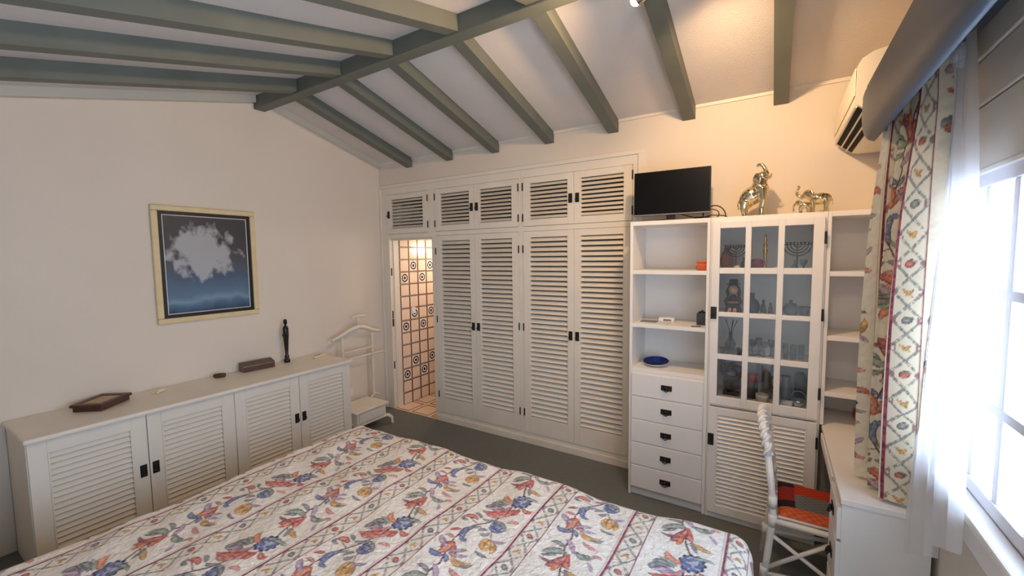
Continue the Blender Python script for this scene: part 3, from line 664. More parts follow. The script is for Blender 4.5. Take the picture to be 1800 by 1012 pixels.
# ------------------------------------------------------------------ printed fabric pattern
PB, PT = .374, .776            # repeat across and along the cloth
DXR = .0018
NS, NT = int(PB/DXR), int(PT/DXR)
S, T = np.meshgrid((np.arange(NS)+.5)*DXR-.145-.0, (np.arange(NT)+.5)*DXR, indexing='ij')   # s: -0.145..0.229 ; wide band centre at 0
img = np.empty((NS, NT, 3)); img[:] = lin((240, 234, 224))
def wrap(t0): return (T-t0+PT/2) % PT-PT/2
RED, DRED, BLUE, SLATE, GOLD, PURP, GREEN, ORNG, PINK = (180, 74, 66), (122, 52, 66), (78, 100, 150), (104, 112, 118), (192, 144, 70), (158, 132, 160), (124, 138, 128), (198, 112, 74), (200, 124, 122)
nz = rng.random((NS//6+2, NT//6+2))
nzf = np.kron(nz, np.ones((6, 6)))[:NS, :NT]
for _ in range(3): nzf = (nzf+np.roll(nzf, 1, 0)+np.roll(nzf, 1, 1)+np.roll(nzf, -1, 0)+np.roll(nzf, -1, 1))/5
nzf = (nzf-nzf.mean())/nzf.std()
nzf2 = np.roll(np.roll(nzf, 61, 0), 97, 1)
def paint(fv, col):
    """fv: field < 1 inside; rim darker, paler heart, mottled"""
    m_ = fv < 1
    c = np.array(lin(col)); sh = 1.30+.30*nzf-.10*np.abs(nzf2)
    base = c[None, None, :]*np.clip(sh, .45, 1.9)[..., None]
    base = base*.84+np.array(lin((232, 222, 212)))*.16
    pale = np.clip((.5-fv)/.5, 0, 1)*np.clip(.5+.8*nzf2, 0, 1)*.55
    base = base*(1-pale[..., None])+np.array(lin((232, 220, 212)))*pale[..., None]
    rim = np.clip((fv-.74)/.14, 0, 1)[..., None]
    base = base*(1-rim)+(c*.42+np.array(lin((70, 66, 74)))*.22)[None, None, :]*rim
    img[m_] = np.clip(base[m_], 0, 1)
def ell(s0, t0, a, b, ang, col):
    ds, dt = S-s0, wrap(t0); ca, sa = math.cos(R(ang)), math.sin(R(ang)); u = ds*ca+dt*sa; v_ = -ds*sa+dt*ca
    paint(np.sqrt((u/a)**2+(v_/b)**2), col)
def leaf(p0, p1, p2, wd, col, n=16):
    """curved tapering leaf / petal along a quadratic curve"""
    best = np.full(S.shape, 9.); wd = wd*1.16
    for k in range(n+1):
        u = k/n; q = [(1-u)**2*p0[i]+2*u*(1-u)*p1[i]+u*u*p2[i] for i in (0, 1)]
        wk = wd*max(.16, math.sin(math.pi*min(1, .12+.88*u))**.7)
        best = np.minimum(best, np.sqrt((S-q[0])**2+wrap(q[1])**2)/wk)
    paint(best, col)
def stem(pts, wd, col):
    c = np.array(lin(col))
    for (a, b) in zip(pts[:-1], pts[1:]):
        L_ = math.hypot(b[0]-a[0], b[1]-a[1]); n = max(2, int(L_/.002))
        for k in range(n+1):
            u = k/n; s0, t0 = a[0]+(b[0]-a[0])*u, a[1]+(b[1]-a[1])*u
            img[((S-s0)**2+wrap(t0)**2) < wd*wd] = c
def rosette(s0, t0, r, n, col, ph=0, sq=1):
    ds, dt = S-s0, wrap(t0)*sq; a = np.arctan2(dt, ds); rr = np.hypot(ds, dt)
    paint(rr/(r*(.78+.22*np.abs(np.cos(n*a/2+ph)))), col)
    f2 = rr/(r*.55*(.8+.2*np.abs(np.cos(n*a/2+ph+.8)))); m_ = (f2 > .82) & (f2 < 1); img[m_] *= .62
    f3 = rr/(r*.28); m_ = (f3 > .75) & (f3 < 1); img[m_] *= .6
    m_ = (rr < r*.95) & (np.abs(np.sin(n*a/2+ph+.4*nzf)) < .22) & (rr > r*.25); img[m_] *= .66
    m_ = (rr < r*.9) & (nzf2 > .9); img[m_] = img[m_]*.4+np.array(lin((214, 216, 226)))*.6
# stems
G_ = (104, 92, 92)
vine = [(.02, -.02), (-.01, .05), (-.06, .13), (-.075, .22), (-.055, .29), (-.03, .36), (-.035, .42), (-.01, .48), (0, .54), (.035, .62), (.02, .70), (.02, .756)]
stem(vine, .0036, (112, 78, 84)); stem([(0, .03), (.03, .10), (.06, .15)], .0022, G_); stem([(0, .03), (.02, .05)], .002, G_); stem([(-.04, .1), (-.1, .08)], .0022, G_)
stem([(-.03, .4), (.02, .43), (.07, .42)], .002, G_); stem([(.04, .65), (.09, .70)], .0022, G_); stem([(.0, .54), (.05, .56)], .002, G_)
# C: long red bloom, purple and slate leaves, blue carnation, red buds
leaf((-.055, -.075), (-.10, -.05), (-.085, -.03), .012, SLATE); leaf((-.03, -.07), (-.06, -.09), (-.09, -.07), .010, GREEN)
leaf((.0, -.045), (-.05, -.06), (-.075, -.03), .016, PURP)
leaf((.05, -.06), (-.0, .005), (-.085, .0), .021, RED); leaf((.04, -.03), (-.02, .02), (-.06, .012), .012, PINK)
rosette(.03, .06, .033, 9, BLUE); leaf((.0, .035), (.05, .03), (.078, .07), .010, SLATE); leaf((.01, .085), (.05, .1), (.075, .065), .011, BLUE)
leaf((-.07, .07), (-.11, .055), (-.125, .085), .013, RED); leaf((-.10, .10), (-.13, .11), (-.13, .075), .008, SLATE); leaf((-.06, .05), (-.085, .03), (-.1, .035), .008, SLATE)
# D: blue curl, gold tulip
leaf((-.05, .135), (-.085, .17), (-.035, .215), .015, BLUE); leaf((-.02, .21), (-.05, .215), (-.06, .195), .009, BLUE)
leaf((.045, .155), (.04, .2), (.065, .215), .013, GOLD); leaf((.06, .15), (.075, .19), (.07, .222), .015, GOLD); leaf((.07, .155), (.105, .18), (.1, .215), .012, GOLD)
leaf((.06, .15), (.1, .145), (.115, .125), .008, PURP); leaf((.03, .12), (.02, .15), (.0, .14), .009, SLATE); leaf((.01, .105), (-.02, .115), (-.015, .135), .008, SLATE)
leaf((-.09, .165), (-.11, .17), (-.125, .19), .008, RED)
# E: red lily with gold and blue leaves
leaf((-.06, .245), (-.09, .275), (-.055, .31), .016, RED); leaf((-.055, .25), (-.04, .29), (-.005, .30), .016, RED); leaf((-.06, .25), (-.06, .29), (-.075, .33), .014, ORNG)
leaf((-.03, .3), (.02, .29), (.04, .275), .008, PURP); leaf((-.01, .31), (.03, .345), (.07, .30), .013, GOLD); leaf((.04, .33), (.07, .33), (.085, .295), .007, SLATE)
leaf((-.07, .275), (-.12, .26), (-.125, .235), .012, PURP); leaf((-.05, .325), (-.09, .345), (-.115, .32), .012, BLUE); leaf((-.04, .315), (-.02, .33), (-.015, .345), .009, BLUE)
leaf((-.04, .38), (-.005, .40), (.01, .44), .010, PURP)
# A: red bell, slate leaf, green sprig
leaf((-.02, .45), (-.08, .44), (-.105, .485), .015, GREEN); leaf((-.05, .47), (-.08, .485), (-.1, .5), .008, SLATE)
leaf((-.005, .455), (.0, .51), (.025, .52), .014, RED); leaf((-.01, .47), (-.03, .52), (-.055, .545), .018, RED); leaf((-.03, .51), (-.06, .525), (-.1, .515), .008, DRED); leaf((-.02, .51), (-.02, .545), (-.03, .56), .010, ORNG)
leaf((.02, .43), (.055, .455), (.09, .42), .013, GREEN); leaf((.08, .415), (.1, .4), (.115, .41), .008, PINK); leaf((.02, .535), (.06, .555), (.1, .56), .011, GOLD); leaf((.02, .53), (.04, .57), (.05, .585), .007, SLATE)
# B: blue dahlia, orange bud, red buds
rosette(.04, .645, .052, 11, BLUE, .3); leaf((.0, .66), (-.05, .66), (-.055, .615), .014, ORNG)
leaf((.075, .69), (.11, .715), (.12, .685), .011, RED); leaf((.06, .7), (.07, .73), (.05, .75), .009, RED); leaf((.02, .69), (.0, .72), (.015, .735), .009, PURP)
leaf((-.02, .69), (-.07, .675), (-.09, .70), .012, SLATE); leaf((-.01, .68), (-.04, .66), (-.085, .665), .008, GREEN)
for (a_, b_, c_, w_, k_) in (((-.06, .13), (-.03, .12), (-.02, .10), .007, SLATE), ((-.075, .22), (-.11, .21), (-.12, .225), .008, PINK), ((-.05, .30), (-.01, .26), (.02, .25), .008, PURP),
        ((-.035, .42), (-.07, .40), (-.10, .41), .009, SLATE), ((.035, .62), (.09, .60), (.115, .615), .009, GREEN), ((.02, .70), (-.02, .745), (-.05, .75), .008, PINK), ((.0, .03), (-.03, .06), (-.05, .05), .008, SLATE),
        ((.06, .02), (.09, .0), (.11, .01), .008, PINK), ((.05, .24), (.08, .25), (.11, .24), .007, SLATE), ((.02, .36), (.05, .38), (.09, .37), .009, PINK), ((.08, .46), (.1, .48), (.11, .5), .007, PURP)):
    leaf(a_, b_, c_, w_, k_, 10)
# damask ghost leaves in the ground
gm = (np.abs(img-np.array(lin((240, 234, 224)))).sum(-1) < 1e-6)
ghost = np.sin(S*70+2*np.sin(T*2*math.pi*5/PT))*np.sin(T*2*math.pi*11/PT+3*np.sin(S*30))
img[gm] = (img*(1-.07*np.clip(ghost*1.3, 0, 1)-.02*nzf)[..., None])[gm]
# narrow lattice band: centre s = .187, half-width .042
sc = .187; LB = np.abs(S-sc) < .043; band = np.array(lin((235, 227, 214)))
img[LB] = band
ds = S-sc; per = PT/8
for sg in (1, -1):
    ph = ((T+sg*ds*per/.084+per/2) % per)-per/2
    lat = LB & (np.abs(ph) < .0045) & (nzf > -.9); img[lat] = np.array(lin((160, 166, 162)))
    lat = LB & (np.abs(np.abs(ph)-.0048) < .0013) & (nzf2 > -.7); img[lat] = np.array(lin((108, 106, 110)))
ph = (T % per)
tri = LB & (nzf > -.2) & (np.abs(ds) > .026) & (np.abs(((T+per/2) % per)-per/2) > per*.5-.012); img[tri] = np.array(lin((160, 128, 134)))
for k in range(8):
    c = (RED, GOLD, SLATE, GOLD)[k % 4]; t0 = (k+.5)*per-.04
    t0 = k*per+per/2
    if c == GOLD:
        leaf((sc-.016, t0+.01), (sc, t0-.004), (sc+.012, t0-.016), .005, c, 8); leaf((sc-.006, t0-.01), (sc+.004, t0), (sc+.014, t0+.010), .005, c, 8)
    else: ell(sc, t0, .017, .013, 35, c); leaf((sc-.004, t0+.006), (sc+.010, t0+.012), (sc+.02, t0+.004), .004, SLATE, 6)
for e in (-.043, .043):
    m_ = np.abs(S-sc-e) < .0044; img[m_] = (np.array(lin((134, 68, 84)))[None, None, :]*(1.1+.4*np.clip(nzf, -1, 1.4)[..., None]))[m_]
    m_ = np.abs(S-sc-e*1.28) < .0016; img[m_] = np.array(lin((214, 190, 184)))
def sample(s, t_):
    """s across (m), t along (m): bilinear colour lookup with half-drop between neighbouring bands"""
    k = np.floor((s+.145)/PB); u = (s+.145)-k*PB
    t2 = (t_+(k % 2)*PT/2) % PT
    fu = np.clip(u/DXR-.5, 0, NS-1.001); ft_ = (t2/DXR-.5) % NT
    i0 = fu.astype(int); a = (fu-i0)[..., None]; j0 = np.floor(ft_).astype(int) % NT; b = (ft_-np.floor(ft_))[..., None]; j1 = (j0+1) % NT; i1 = np.minimum(i0+1, NS-1)
    return (img[i0, j0]*(1-a)+img[i1, j0]*a)*(1-b)+(img[i0, j1]*(1-a)+img[i1, j1]*a)*b
def grid_mesh(name, P, colr=None, smooth=True):
    nu, nv = P.shape[:2]; me = bpy.data.meshes.new(name)
    idx = np.arange(nu*nv).reshape(nu, nv); q = np.stack([idx[:-1, :-1], idx[1:, :-1], idx[1:, 1:], idx[:-1, 1:]], -1).reshape(-1, 4)
    me.vertices.add(nu*nv); me.vertices.foreach_set('co', P.reshape(-1).astype(np.float32))
    me.loops.add(q.size); me.loops.foreach_set('vertex_index', q.reshape(-1).astype(np.int32))
    me.polygons.add(len(q)); me.polygons.foreach_set('loop_start', (np.arange(len(q))*4).astype(np.int32))
    if smooth: me.polygons.foreach_set('use_smooth', np.ones(len(q), bool))
    me.update(calc_edges=True); me.validate()
    if colr is not None: pcol(me, colr.reshape(-1, 3))
    return me

# ------------------------------------------------------------------ bed
BX0, BX1, BY0, BY1, BZ = 1.505, 3.945, -3.80, -1.475, .62
t = thing('bed', 'large double bed covered by the floral striped bedspread', 'bed', (2.7, -2.6, 0))
bx(BX0+.12, BX1-.12, BY0+.02, BY1-.12, .0005, .30, bev=.02).obj('bed_base', 'felt', t)
bx(BX0+.06, BX1-.06, BY0, BY1-.06, .301, BZ-.035, bev=.05).obj('mattress', 'paper', t)
rr = .075; drop = .5
q = rr*math.pi/2
us = np.concatenate([np.linspace(BX0+rr-q-drop, BX0+rr-q, 40)[:-1], np.arange(BX0+rr-q, BX1-rr+q, .0042), np.linspace(BX1-rr+q, BX1-rr+q+drop, 60)])
vs = np.concatenate([np.arange(BY0, BY1-rr+q, .0042), np.linspace(BY1-rr+q, BY1-rr+q+drop, 60)])
U, V = np.meshgrid(us, vs, indexing='ij')
du = np.where(U < BX0+rr, U-(BX0+rr), np.where(U > BX1-rr, U-(BX1-rr), 0)); dv = np.where(V > BY1-rr, V-(BY1-rr), 0)
dd = np.hypot(du, dv); dsafe = np.maximum(dd, 1e-6)
th = np.minimum(dd/rr, math.pi/2); outw = rr*np.sin(th); down = rr*(1-np.cos(th))+np.maximum(0, dd-q)
down = np.minimum(down, BZ-.012-.0)
flare = np.maximum(0, dd-q)*.06+np.clip((dd-q)/.3, 0, 1)*.012*np.sin((U+V)*26)
X = U-du+(du/dsafe)*(outw+flare); Y = V-dv+(dv/dsafe)*(outw+flare)
wr = .0045*np.sin(U*9+1.4*np.sin(V*5))+.004*np.sin(V*11+2*np.sin(U*4.3))+.003*np.sin(U*23+V*17+np.sin(V*9))
edge = .010*np.sin(U*7.3+V*5)*np.clip(1-np.abs(dd-rr*.7)/(rr*1.2), 0, 1)
Z = BZ-down+wr*(th < .9)+edge
PX = np.stack([X, Y, Z], -1)
cs = sample(U-2.59-PB*0, -(V+1.515)+0)
me = grid_mesh('bedspread', PX, cs)
tag(link('bedspread', me, 'bedprint'), 'quilted bedspread with floral stripes in red, blue and gold', 'bedspread')

# ------------------------------------------------------------------ curtains, pelmet, air conditioner
t = thing('curtain', 'gathered floral curtain hanging at the far end of the window', 'curtain', (4.39, -1.16, .76))
NU, NV = 300, 300
uu = np.linspace(0, 1, NU); nf = 2.75
A = np.array([4.352, -.985]); B = np.array([4.432, -1.235])
dirv = (B-A)/np.linalg.norm(B-A); nrm = np.array([-abs(dirv[1]), -dirv[0]]); 
zz = np.linspace(.775, 2.42, NV)
Uc, Zc = np.meshgrid(uu, zz, indexing='ij')
amp = .043*(1+.25*np.sin(Uc*9))*(.62+.38*np.clip((2.42-Zc)/.5, 0, 1))
ph = 2*math.pi*nf*Uc+.5*np.sin(Zc*1.7)
off = amp*np.sin(ph)+.010*np.sin(ph*2+1)+.018*np.sin(math.pi*np.clip((2.3-Zc)/1.5, 0, 1))
along = Uc+.018*np.sin(2*ph)
spread = 1+.0*np.clip((Zc-1.9)/.5, 0, 1)
Cx = A[0]+(B[0]-A[0])*along+nrm[0]*off; Cy = A[1]+(B[1]-A[1])*along*spread+nrm[1]*off-.20*np.clip((Zc-.85)/1.4, 0, 1)
Cx = np.minimum(Cx, 4.50)
Cz = Zc-.05*np.clip((Uc-.88)/.05, 0, 1)*np.clip((1.0-Zc)/.3, 0, 1)*0
# let the near-side edge hang below the desk top
hang = np.clip((Uc-.93)/.02, 0, 1)*0+np.clip((-1.256-Cy+.20*np.clip((Zc-.85)/1.4, 0, 1)*0)/.01, 0, 1)*(Zc < 1.3); Cz = Zc-hang*.07*np.clip((1.3-Zc)/.5, 0, 1)
plen = np.concatenate([[0], np.cumsum(np.hypot(np.diff(Cx[:, NV//2]), np.diff(Cy[:, NV//2])))])
cs = sample((plen[:, None]-plen[int(.90*NU)]+.187)+0*Zc, Zc*.92)
cs = cs*np.array([.86, .80, .66])          # the curtain cloth is creamier than the bedspread
me = grid_mesh('drape', np.stack([Cx, Cy, Cz], -1), cs)
link('drape', me, 'curtprint', t)
me = grid_mesh('lining', np.stack([Cx+.006*abs(nrm[0]), Cy+.004, Cz+.002], -1)[:, ::6][:, :])
link('lining', me, 'paper', t)

t = thing('sheer_curtain', 'white translucent sheer curtain drawn beside the window panes', 'curtain', (4.48, -1.5, .7))
NU, NV = 160, 120; Uc, Vc = np.meshgrid(np.linspace(0, 1, NU), np.linspace(0, 1, NV), indexing='ij')
def sheer(ya, yb, xa_, xb_, z0a, z0b, ztop, nf, amp, ph0, topgather):
    y = ya+(yb-ya)*Uc; g = Vc**3*topgather; yc = -1.43; y = y*(1-g)+(yc+(y-yc)*.3)*g
    z0 = z0a+(z0b-z0a)*Uc; z = z0+(ztop-z0)*Vc
    xa2 = xa_+(4.478-xa_)*np.clip((z-.8)/.5, 0, 1); y = y+.07*np.clip((z-.82)/.4, 0, 1)*(1-Uc); x = xa2+(xb_-xa2)*Uc+amp*np.sin(2*math.pi*nf*Uc+ph0+.8*Vc)*(1-.4*Vc); return np.stack([x, y, z], -1)
me = grid_mesh('voile_panel', sheer(-1.29, -1.52, 4.437, 4.478, .62, .76, 2.44, 2.5, .008, .4, .7)); link('voile_panel', me, 'sheer', t)
me = grid_mesh('voile_panel', sheer(-1.47, -1.69, 4.462, 4.474, .775, .88, 2.45, 2.0, .008, 1.4, .8)); link('voile_panel', me, 'sheer', t)
kn = MB(); 
for k in range(7): kn.ball((4.468+.010*math.sin(k*2.1), -1.40-.011*k, 2.405-.012*math.cos(k*1.7)), (.014, .022, .03), 8)
kn.obj('gathered_heading', 'sheer', t)
t = thing('curtain_rail', 'white curtain rail above the sheer curtain', 'curtain rail', (4.47, -2.4, 2.45))
bx(4.462, 4.478, YF+.02, -1.01, 2.462, 2.478, bev=.003).obj('rail', 'paint2', t)
for y in (-1.3, -2.4, -3.5): bx(4.478, XR-.026, y-.01, y+.01, 2.464, 2.476).obj('bracket', 'paint2', t)

t = thing('pelmet', 'blue-grey curtain pelmet running along the window wall', 'pelmet', (4.4, -2.4, 2.24))
# rounded front board: profile in (x,z), swept in y with a rounded far end
prof = [(4.292, 2.462), (4.283, 2.455), (4.280, 2.44), (4.279, 2.33), (4.282, 2.29), (4.290, 2.262), (4.302, 2.245), (4.318, 2.238), (4.322, 2.246), (4.306, 2.258), (4.298, 2.28), (4.294, 2.33), (4.294, 2.45), (4.296, 2.455)]
pm_ = MB(); ys = [YF+.01]+[-2.0, -1.3]+[-1.12, -1.08, -1.05, -1.025, -1.01, -1.0]
lift = {-1.12: 0, -1.08: .004, -1.05: .014, -1.025: .035, -1.01: .065, -1.0: .105}
vs_ = []; 
for y in ys:
    l_ = lift.get(y, 0)
    for (x, z) in prof:
        zb = 2.238+l_; z2 = zb+(z-2.238)*(2.462-zb)/(2.462-2.238); vs_.append((x+.22*l_*.4, y, z2))
n_ = len(prof); fs_ = []
for i in range(len(ys)-1):
    for k in range(n_): fs_.append((i*n_+k, i*n_+(k+1) % n_, (i+1)*n_+(k+1) % n_, (i+1)*n_+k)[::-1])
fs_ += [tuple(range(n_)), tuple(range((len(ys)-1)*n_, len(ys)*n_))[::-1]]
pm_.add(vs_, fs_, True); pm_.obj('front_board', 'pelmet', t)
bx(4.30, XR-.026, YF+.01, -1.03, 2.485, 2.50).obj('top_board', 'pelmet', t)
bx(4.294, 4.306, YF+.01, -1.03, 2.45, 2.4855).obj('top_edge', 'pelmet', t)

t = thing('air_conditioner', 'cream wall air conditioner above the curtain in the corner', 'air conditioner', (4.42, -.43, 2.38))
ay0, ay1 = -.86, -.03
prof = [(XR-.002, 2.385), (XR-.002, 2.70), (4.40, 2.70), (4.335, 2.688), (4.295, 2.665), (4.279, 2.635), (4.277, 2.475), (4.283, 2.462), (4.365, 2.392), (4.40, 2.386)]
MB().prism(prof, ay0, ay1, 'y').obj('body', 'acwhite', t)
bx(4.272, 4.2768, ay0+.012, ay1-.012, 2.505, 2.63, bev=.002).obj('front_panel', 'acwhite', t)
def chamfer(ta, tb, d0, d1, m_, name, ya_, yb_):
    a_ = Vector((4.283, 2.462)); b_ = Vector((4.365, 2.392)); e_ = b_-a_; n_ = Vector((e_.y, -e_.x)).normalized()
    MB().prism([tuple(a_+e_*ta+n_*d0), tuple(a_+e_*tb+n_*d0), tuple(a_+e_*tb+n_*d1), tuple(a_+e_*ta+n_*d1)], ya_, yb_, 'y').obj(name, m_, t)
chamfer(.04, .96, -.002, .0012, 'dark', 'outlet', ay0+.02, ay1-.02)
for ta in (.0, .34, .66): chamfer(ta, ta+.07, .0, .010, 'acwhite', 'vane', ay0+.015, ay1-.015)

# ------------------------------------------------------------------ spotlights on the ridge beam, plus an added fill lamp
def spot(x, y, label, aim, power, hz, cone, zc=3.10, colr=(1, .64, .34)):
    t = thing('spotlight', label, 'lamp', (x, y, zc))
    MB().lathe([(0, 0), (.03, 0), (.03, -.012), (0, -.0125)][::-1], (x, y, zc), 14).obj('base', 'silver', t)
    MB().tube([(x, y, zc-.01), (x, y, hz+.015)], .006, 8).obj('arm', 'silver', t)
    mw = Matrix.Translation((x, y, hz)) @ Vector(aim).to_track_quat('-Z', 'Y').to_matrix().to_4x4()
    MB().lathe([(0, .05), (.02, .05), (.026, .035), (.030, 0), (.036, -.035), (.034, -.035), (.028, 0), (.0, .02)][::-1], n=16).obj('housing', 'silver', t, mw)
    MB().ball((0, 0, -.028), (.027, .027, .030), 12).obj('bulb', 'bulb', t, mw)
    L_ = bpy.data.lights.new('spotlight_light', 'SPOT'); L_.energy = power; L_.color = colr; L_.shadow_soft_size = .04; L_.spot_size = R(cone); L_.spot_blend = .85
    o = bpy.data.objects.new('spotlight_light', L_); COL.objects.link(o); o.parent = t
    o.matrix_parent_inverse = WM[t.name].inverted(); o.matrix_basis = mw @ Matrix.Translation((0, 0, -.075))
spot(3.425, -1.34, 'small spotlight with a glowing bulb under the ridge beam', (-.82, -.02, -.48), LAMP_W*1.2, 2.985, 150)
spot(3.66, -1.33, 'small spotlight beyond the picture edge, aimed at the shelves', (.12, .72, -.52), LAMP_W*1.35, 2.99, 128)

spot(3.965, -2.75, 'added out-of-view fill spotlight under a bed-side rafter', (-.50, .82, -.30), LAMP_W*.4, 2.60, 150, ceil_z(-2.75)-.112, (1, .78, .56))  # unseen lamp added as warm frontal fill for shelves and wardrobe fronts

# ------------------------------------------------------------------ television and cables
t = thing('television', 'black flat television standing on the open shelf unit', 'television', (3.34, -.22, UT))
mw = Matrix.Translation((3.342, -.235, UT)) @ Matrix.Rotation(R(2), 4, 'Z')
bx(-.256, .256, -.012, .022, .045, .358, bev=.004).obj('casing', 'black', t, mw)
bx(-.25, .25, -.0135, -.0115, .056, .353).obj('screen', 'screen', t, mw)
bx(-.256, .256, -.0145, -.0125, .0455, .055, bev=.0008).obj('bottom_bezel', 'grey', t, mw)
bx(-.03, .03, .0, .02, .01, .05, bev=.003).obj('stand_neck', 'black', t, mw)
MB().lathe([(0, 0), (1, 0), (1, .008), (.9, .01), (0, .0105)], n=24).obj('stand_foot', 'black', t, mw @ Matrix.Translation((0, .03, .0008)) @ Matrix.Diagonal((.13, .08, 1, 1)))
t = thing('cable', 'looped dark cables beside the television on the shelf top', 'cable', (3.65, -.2, UT))
def loop(c, rx, rz, a0, a1, n=16, dy=0): return [(c[0]+rx*math.cos(R(a0+(a1-a0)*k/n)), c[1]+dy*k/n, c[2]+rz*math.sin(R(a0+(a1-a0)*k/n))) for k in range(n+1)]
MB().tube(loop((3.62, -.2, UT+.006), .075, .085, 170, 0, dy=-.04), .004, 6).obj('loop', 'black', t)
MB().tube(loop((3.60, -.22, UT+.035), .05, .034, 200, -120, dy=.03), .0035, 6).obj('loop', 'black', t)
MB().tube([(3.40, -.17, UT+.05), (3.46, -.17, UT+.03), (3.53, -.18, UT+.008), (3.6, -.2, UT+.03), (3.68, -.21, UT+.022), (3.71, -.21, UT+.005)], .0035, 6).obj('lead', 'black', t)
tag(bx(3.485, 3.58, -.15, -.08, UT+.0008, UT+.028, bev=.004).obj('power_adapter', 'black'), 'flat black box behind the television foot', 'adapter')

# ------------------------------------------------------------------ elephant ornaments
def remesh(o, vox):
    m_ = o.modifiers.new('fuse', 'REMESH'); m_.mode = 'VOXEL'; m_.voxel_size = vox; m_.use_smooth_shade = True
    s_ = o.modifiers.new('soft', 'SMOOTH'); s_.iterations = 3; s_.factor = .5
def elephant(m_, c, s, yaw, trunk='up', rear=0):
    """elephant facing local +x; joined volumes fused by a remesh"""
    M4 = Matrix.Translation(c) @ Matrix.Rotation(R(yaw), 4, 'Z') @ Matrix.Rotation(R(-rear), 4, 'Y') @ Matrix.Scale(s, 4)
    P = lambda p: M4 @ Vector(p)
    rot3 = Matrix.Rotation(R(yaw), 4, 'Z') @ Matrix.Rotation(R(-rear), 4, 'Y')
    m_.ball(P((0, 0, .60)), (.36*s, .24*s, .25*s), 14, rot3); m_.ball(P((-.2, 0, .58)), (.22*s, .22*s, .23*s), 12, rot3); m_.ball(P((.4, 0, .82)), (.19*s, .17*s, .2*s), 12, rot3)
    m_.tube([P((.2, 0, .68)), P((.4, 0, .80))], [.19*s, .16*s], 10)
    for x in (-.24, .22):
        for y in (-.13, .13): m_.tube([P((x, y, .5)), P((x+.01, y, .25)), P((x, y, .05)), P((x+.02, y, 0))], [.105*s, .085*s, .08*s, .095*s], 10)
    if trunk == 'up': tp = [(.5, 0, .78), (.66, 0, .74), (.78, 0, .84), (.78, 0, 1.0), (.70, 0, 1.12), (.76, 0, 1.2)]
    else: tp = [(.5, 0, .78), (.64, 0, .66), (.68, 0, .45), (.66, 0, .25), (.74, 0, .16)]
    m_.tube([P(p) for p in tp], [.10*s, .08*s, .065*s, .055*s, .05*s, .05*s][:len(tp)], 8)
    for y in (-1, 1):
        m_.ball(P((.30, y*.19, .80)), (.13*s, .035*s, .18*s), 10, rot3 @ Matrix.Rotation(R(y*-25), 4, 'Z'))
        m_.tube([P((.52, y*.08, .70)), P((.62, y*.10, .62)), P((.72, y*.10, .66))], [.03*s, .025*s, .012*s], 6)
    m_.tube([P((-.38, 0, .62)), P((-.45, 0, .45)), P((-.44, 0, .3))], [.03*s, .02*s, .025*s], 6)
m_ = MB(); cE = Vector((3.857, -.2, UT+.004))
V3 = lambda *a: cE+Vector(a)
tl = Matrix.Rotation(R(-38), 4, 'Y')
m_.ball(V3(-.018, .0, .135), (.078, .056, .060), 16, tl); m_.ball(V3(-.045, .0, .105), (.042, .050, .055), 14); m_.ball(V3(.03, -.005, .185), (.046, .046, .058), 14, tl)
m_.tube([V3(.025, -.01, .20), V3(.04, -.012, .245)], [.042, .034], 10); m_.ball(V3(.042, -.014, .25), (.036, .032, .036), 14)
for y in (-.036, .030):
    m_.tube([V3(-.055, y, .10), V3(-.06, y, .055), V3(-.052, y, .015), V3(-.05, y, .0)], [.027, .021, .018, .021], 10)
    m_.tube([V3(.045, y*.8, .18), V3(.05, y*.9, .11), V3(.042, y*.9, .05), V3(.044, y*.9, .0)], [.028, .021, .017, .020], 10)
for y in (-1, 1): m_.ball(V3(.012, y*.04-.012, .235), (.03, .009, .04), 10, Matrix.Rotation(R(y*30), 4, 'Z'))
m_.tube([V3(.06, -.03, .245), V3(.066, -.045, .262), V3(.054, -.05, .295), V3(.036, -.045, .322), V3(.02, -.04, .325), V3(.008, -.04, .312)], [.018, .016, .013, .012, .011, .009], 8)
for y in (-.045, .0): m_.tube([V3(.066, y, .235), V3(.086, y-.01, .24), V3(.092, y-.012, .265)], [.007, .006, .003], 6)
m_.tube([V3(-.085, 0, .11), V3(-.098, 0, .08), V3(-.09, 0, .05)], [.008, .005, .007], 6)
o = m_.obj('elephant_ornament', 'gilt'); remesh(o, .0038); tag(o, 'tall shiny gilt elephant ornament with raised trunk beside the television', 'ornament')
m_ = MB(); cE = Vector((4.19, -.2, UT+.003)); elephant(m_, cE+Vector((.012, .01, 0)), .150, 172, 'up', 0); elephant(m_, cE+Vector((-.065, -.04, 0)), .085, 165, 'down', 0)
o = m_.obj('elephant_ornament', 'gilt'); remesh(o, .0038); tag(o, 'small gilt ornament of an elephant with its calf above glass cabinet', 'ornament')

# ------------------------------------------------------------------ things on the open shelves
z1, z2, z3 = SH
t = thing('lidded_tin', 'small orange lacquered tin on the top open shelf', 'tin', (3.555, -.2, z1))
bx(3.525, 3.594, -.26, -.15, z1+.0006, z1+.05, bev=.006).obj('body', 'orange', t); bx(3.522, 3.596, -.263, -.147, z1+.0505, z1+.064, bev=.005).obj('lid', 'orange', t)
MB().tube([(3.524, -.2, z1+.03), (3.512, -.2, z1+.026), (3.510, -.2, z1+.014), (3.522, -.2, z1+.01)], .003, 6).obj('handle', 'orange', t)
mw = Matrix.Translation((3.245, -.27, z2+.0006)) @ Matrix.Rotation(R(-6), 4, 'Z')
t = thing('brochure', 'grey and white brochures lying on the middle open shelf', 'brochure', (3.24, -.27, z2))
bx(-.105, .105, -.065, .05, 0, .006).obj('cover', 'paper', t, mw); bx(-.095, .02, -.03, .06, .0065, .011).obj('cover', 'grey', t, mw @ Matrix.Rotation(R(9), 4, 'Z'))
mw = Matrix.Translation((3.31, -.15, z2+.0006)) @ Matrix.Rotation(R(4), 4, 'Z')
